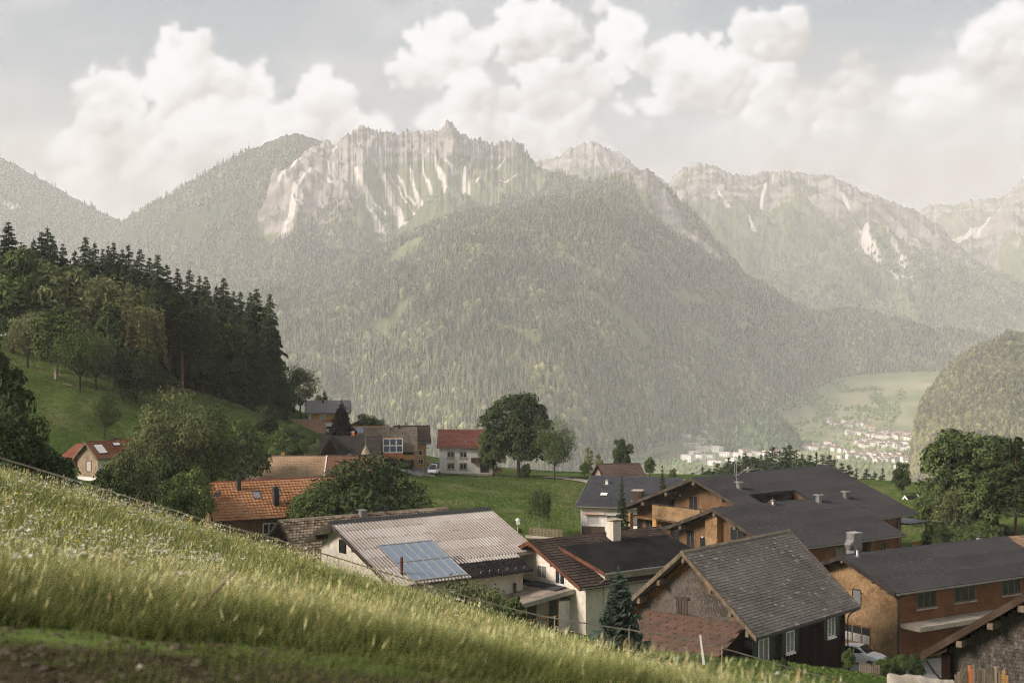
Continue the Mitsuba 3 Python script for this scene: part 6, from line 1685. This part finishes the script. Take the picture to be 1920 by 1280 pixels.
# ---- stick and stone in the near grass
a = np.array([-1.93, 9.2, float(ground_z(-1.93, 9.2)) + .25])
put('dry_stick', cat([cyl(a, a + [.13, .05, .13], .011, .008), cyl(a + [-.12, -.04, -.16], a, .009, .011)]), 'beam', label='dry pale stick leaning in the tall grass', category='stick')
p = np.array([-1.75, 6.7, float(ground_z(-1.75, 6.7))])
st = trimesh.creation.icosphere(2, .02)
st.vertices *= np.array([1.1, .8, .6])
st.vertices += (meshkit.fbm(np.array(st.vertices) * 40, 3, 2)[:, None] - .5) * .012
put('stone', st.apply_translation(p + [0, 0, .02]), 'concrete', label='small pale stone on the bare soil', category='stone')

# ------------------------------------------------------------------ the flowering meadow in front
def blades(P, h, w, lean, roots, tips, r, seg=3, head=None):
    """Grass blades bent by the wind, root to tip coloured. P: feet, h: lengths, w: widths, lean: sideways bend (n, 2)."""
    n = len(P)
    a = r.random(n) * 6.283
    side = np.stack([np.cos(a), np.sin(a), a * 0], 1)
    rows, cols = [], []
    ts = np.linspace(0, 1, seg + 1)
    for t in ts[:-1]:
        c = P + np.stack([lean[:, 0] * t ** 2, lean[:, 1] * t ** 2, h * (t - .22 * t ** 2 * np.minimum(1, np.hypot(lean[:, 0], lean[:, 1]) / h))], 1)
        wd = (w * (1 - .55 * t))[:, None] * .5
        rows += [c - side * wd, c + side * wd]
        cc = lerp3(roots, tips, np.full(n, t) ** 1.7)
        cols += [cc, cc]
    c = P + np.stack([lean[:, 0], lean[:, 1], h * (1 - .22 * np.minimum(1, np.hypot(lean[:, 0], lean[:, 1]) / h))], 1)
    rows.append(c)
    cols.append(tips)
    k = len(rows)
    V, C = np.stack(rows, 1).reshape(-1, 3), np.stack(cols, 1).reshape(-1, 3)
    f = []
    for s in range(seg - 1):
        f += [(2 * s, 2 * s + 1, 2 * s + 3), (2 * s, 2 * s + 3, 2 * s + 2)]
    f.append((2 * seg - 2, 2 * seg - 1, 2 * seg))
    f = (np.array(f)[None] + (np.arange(n) * k)[:, None, None]).reshape(-1, 3)
    return V, f, C, c


def meadow():
    r = np.random.default_rng(2024)
    n = 560000
    u = r.uniform(-.43, .43, n)
    y = 1 / r.uniform(1 / 46., 1 / 6.2, int(n * .45))
    y = np.concatenate([y, r.uniform(6.2, 46., n - len(y))])
    x = u * y
    cr = np.interp(u, [-.43, -.36, -.12, .1275, .26, .43], [27, 28, 33, 37.5, 39, 42])
    keep = y < cr + 3
    x, y, u = x[keep], y[keep], u[keep]
    q = np.stack([x, y, x * 0], -1)
    big = meshkit.fbm(q * .35, 4, 3)
    mid = meshkit.fbm(q * 1.5, 3, 5)
    edge = y - (7.75 + .05 * x) + (mid - .5) * 1.1 + (meshkit.fbm(q * np.array([.8, .5, 1]), 2, 15) - .5) * 1.4
    tall = sstep(-.1, .7, edge)
    keep = r.random(len(x)) < np.where(edge < 0, .05 + .22 * (mid > .56), .55 + .6 * mid)
    x, y, big, mid, tall = (a[keep] for a in (x, y, big, mid, tall))
    n = len(x)
    P = np.stack([x, y, ground_z(x, y) - .02], 1)
    stalk = r.random(n) < np.clip(.20 * tall * (.2 + 1.6 * big) * (.35 + .65 * sstep(7, 14, y)), 0, .6)
    h = np.where(stalk, .23 + .21 * r.random(n), .09 + .22 * r.random(n) * (.5 + mid)) * (.20 + .80 * tall) * (.75 + .5 * big) + .03
    w = np.where(stalk, .0024, .0042) * (.7 + .6 * r.random(n)) * np.clip(.55 + y / 22, .7, 1.9)
    wind = .10 + .22 * meshkit.fbm(q[keep] * .8, 3, 8)
    lean = np.stack([h * (wind + r.normal(size=n) * .20), h * r.normal(size=n) * .22], 1)
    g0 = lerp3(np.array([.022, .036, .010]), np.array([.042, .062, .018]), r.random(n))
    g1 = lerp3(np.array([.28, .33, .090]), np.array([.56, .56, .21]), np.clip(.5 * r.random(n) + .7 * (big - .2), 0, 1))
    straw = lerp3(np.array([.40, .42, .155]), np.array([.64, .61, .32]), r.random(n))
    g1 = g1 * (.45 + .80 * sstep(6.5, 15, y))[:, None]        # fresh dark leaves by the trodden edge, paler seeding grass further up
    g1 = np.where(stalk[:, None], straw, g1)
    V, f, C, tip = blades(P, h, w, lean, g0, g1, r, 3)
    Vs, Fs, Cs, k = [V], [f], [C], len(V)
    # loose seed heads on the stalks
    s = np.nonzero(stalk & (r.random(n) < .38))[0]
    d = np.stack([lean[s, 0] * .8, lean[s, 1] * .8, h[s] * .7], 1)
    d /= np.linalg.norm(d, axis=1, keepdims=True)
    hl, hw = (.035 + .05 * r.random(len(s)))[:, None], (w[s] * (1.0 + 1.1 * r.random(len(s))))[:, None]
    sd = np.cross(d, rand_dirs(r, len(s)))
    sd /= np.linalg.norm(sd, axis=1, keepdims=True)
    b = tip[s] - d * hl
    Vh = np.stack([b, b + d * hl * .4 + sd * hw, tip[s] + d * hl * .3, b + d * hl * .4 - sd * hw], 1).reshape(-1, 3)
    i = (np.arange(len(s)) * 4)[:, None]
    Vs.append(Vh)
    Fs.append(np.vstack([np.hstack([i, i + 1, i + 2]), np.hstack([i, i + 2, i + 3])]) + k)
    Cs.append(np.repeat(straw[s] * np.where(r.random((len(s), 1)) < .2, [[.75, .55, .5]], [[1., 1., 1.]]), 4, 0))
    put('meadow_grass', trimesh.Trimesh(np.concatenate(Vs), np.concatenate(Fs), process=False), 'painted', color=np.concatenate(Cs), label='tall seeding grass of the meadow in the foreground', category='grass', kind='stuff')
    # white umbels and a few yellow heads
    m = 3600
    u = np.where(r.random(m) < .5, r.uniform(-.40, -.20, m), r.uniform(-.42, .40, m))
    cr = np.interp(u, [-.43, -.36, -.12, .1275, .26, .43], [27, 28, 33, 37.5, 39, 42])
    y = np.where(r.random(m) < .55, cr - 14 * r.random(m) ** 1.3, r.uniform(9, 36, m))
    x = u * y
    clump = meshkit.fbm(np.stack([x * .5, y * .5, x * 0], -1), 3, 41)
    keep = (r.random(m) < sstep(.36, .72, clump)) & (y < cr + 1)
    x, y = x[keep], y[keep]
    m = len(x)
    P = np.stack([x, y, ground_z(x, y)], 1)
    hh = .26 + .18 * r.random(m)
    V, f, C, tip = blades(P, hh, np.full(m, .006), np.stack([hh * .12 * r.normal(size=m), hh * .1 * r.normal(size=m)], 1), np.tile([.03, .045, .015], (m, 1)), np.tile([.09, .12, .04], (m, 1)), r, 2)
    nd = 7
    off = r.normal(size=(m, nd, 3)) * np.array([.024, .024, .008])
    c = (tip[:, None] + off + [0, 0, .01]).reshape(-1, 3)
    rad = (.008 + .010 * r.random(m * nd))[:, None]
    N = rand_dirs(r, m * nd) * .5 + [0, 0, 1]
    N /= np.linalg.norm(N, axis=1, keepdims=True)
    fc = np.where(r.random((m, 1)) < .06, [[.55, .42, .05]], [[.62, .60, .50]])
    V2, f2, C2 = leaf_quads(c, N, rad[:, 0], r, np.repeat(fc, nd, 0), 1.1)
    put('meadow_flowers', trimesh.Trimesh(np.vstack([V, V2]), np.vstack([f, f2 + len(V)]), process=False), 'painted', color=np.clip(np.vstack([C, C2]), 0, 1), label='white umbels and a few yellow heads scattered in the meadow', category='flowers', kind='stuff')


meadow()


def tufts(name, label, n, box, seed, hgt, cols):
    """Short mown grass of the village meadows as small crossed tufts."""
    r = np.random.default_rng(seed)
    (x0, x1), (y0, y1) = box
    y = r.uniform(y0, y1, n)
    x = r.uniform(x0, x1, n) * y
    q = np.stack([x, y, x * 0], -1)
    f = meshkit.fbm(q * .12, 4, seed)
    P = np.stack([x, y, ground_z(x, y)], 1)
    h, a = hgt * (.4 + .9 * r.random(n)) * (.5 + f), r.random(n) * 3.14
    s = np.stack([np.cos(a), np.sin(a), a * 0], 1) * (h * .8)[:, None]
    up_ = np.stack([r.normal(size=n) * .3 * h, r.normal(size=n) * .3 * h, h], 1)
    V = np.stack([P - s, P + s, P + up_ + s * .6, P + up_ - s * .5], 1).reshape(-1, 3)
    i = (np.arange(n) * 4)[:, None]
    c = lerp3(cols[0], cols[1], np.clip(f * .9 + (r.random(n) - .5) * .7, 0, 1))
    put(name, trimesh.Trimesh(V, np.vstack([np.hstack([i, i + 1, i + 2]), np.hstack([i, i + 2, i + 3])]), process=False), 'painted', color=np.repeat(c, 4, 0), label=label, category='grass', kind='stuff')


def clods():
    """Crumbs of soil, small stones and dry stalk ends on the trodden strip."""
    r = np.random.default_rng(91)
    n = 2600
    y = r.uniform(5.9, 8.3, n)
    x = r.uniform(-.40, .14, n) * y
    z = ground_z(x, y)
    b = trimesh.creation.icosphere(0)
    s = .006 + .020 * r.random(n) ** 3
    V = np.array(b.vertices)[None] * (s[:, None] * np.array([1.2, 1., .6]))[:, None] * (.7 + .6 * r.random((n, len(b.vertices), 1))) + np.stack([x, y, z + .002], 1)[:, None]
    f = (np.array(b.faces)[None] + (np.arange(n) * len(b.vertices))[:, None, None]).reshape(-1, 3)
    c = lerp3(np.array([.040, .031, .020]), np.array([.15, .125, .09]), r.random(n) ** 2.2)
    put('soil_crumbs', trimesh.Trimesh(V.reshape(-1, 3), f, process=False), 'painted', color=np.repeat(c, len(b.vertices), 0), label='crumbs of soil and small stones on the bare strip', category='soil', kind='stuff')


clods()
TURFC = (np.array([.050, .084, .019]), np.array([.125, .165, .047]))
tufts('village_grass', 'short grass of the meadow between the houses', 60000, ((-.07, .07), (150, 275)), 3, .085, TURFC)
tufts('village_grass', 'short grass on the slope below the dark forest', 50000, ((-.40, -.18), (170, 262)), 4, .09, (np.array([.085, .112, .032]), np.array([.19, .205, .075])))  # sunlit patch put into the colour: paler greens than the other turf
tufts('village_grass', 'short grass about the near houses and the field on the right', 50000, ((.05, .33), (84, 290)), 5, .08, TURFC)
for i, (px, py, d) in enumerate(((66, 702, 233), (120, 738, 223), (98, 726, 228))):
    p = at(px, py, d)
    p[2] = ground_z(p[0], p[1]) + .22
    put('log', cyl(p, p + [1.6, -.7, -.3], .14, .11), 'beam', label=f'pale {("thick", "long", "short")[i]} log lying on the slope meadow below the forest', category='log')
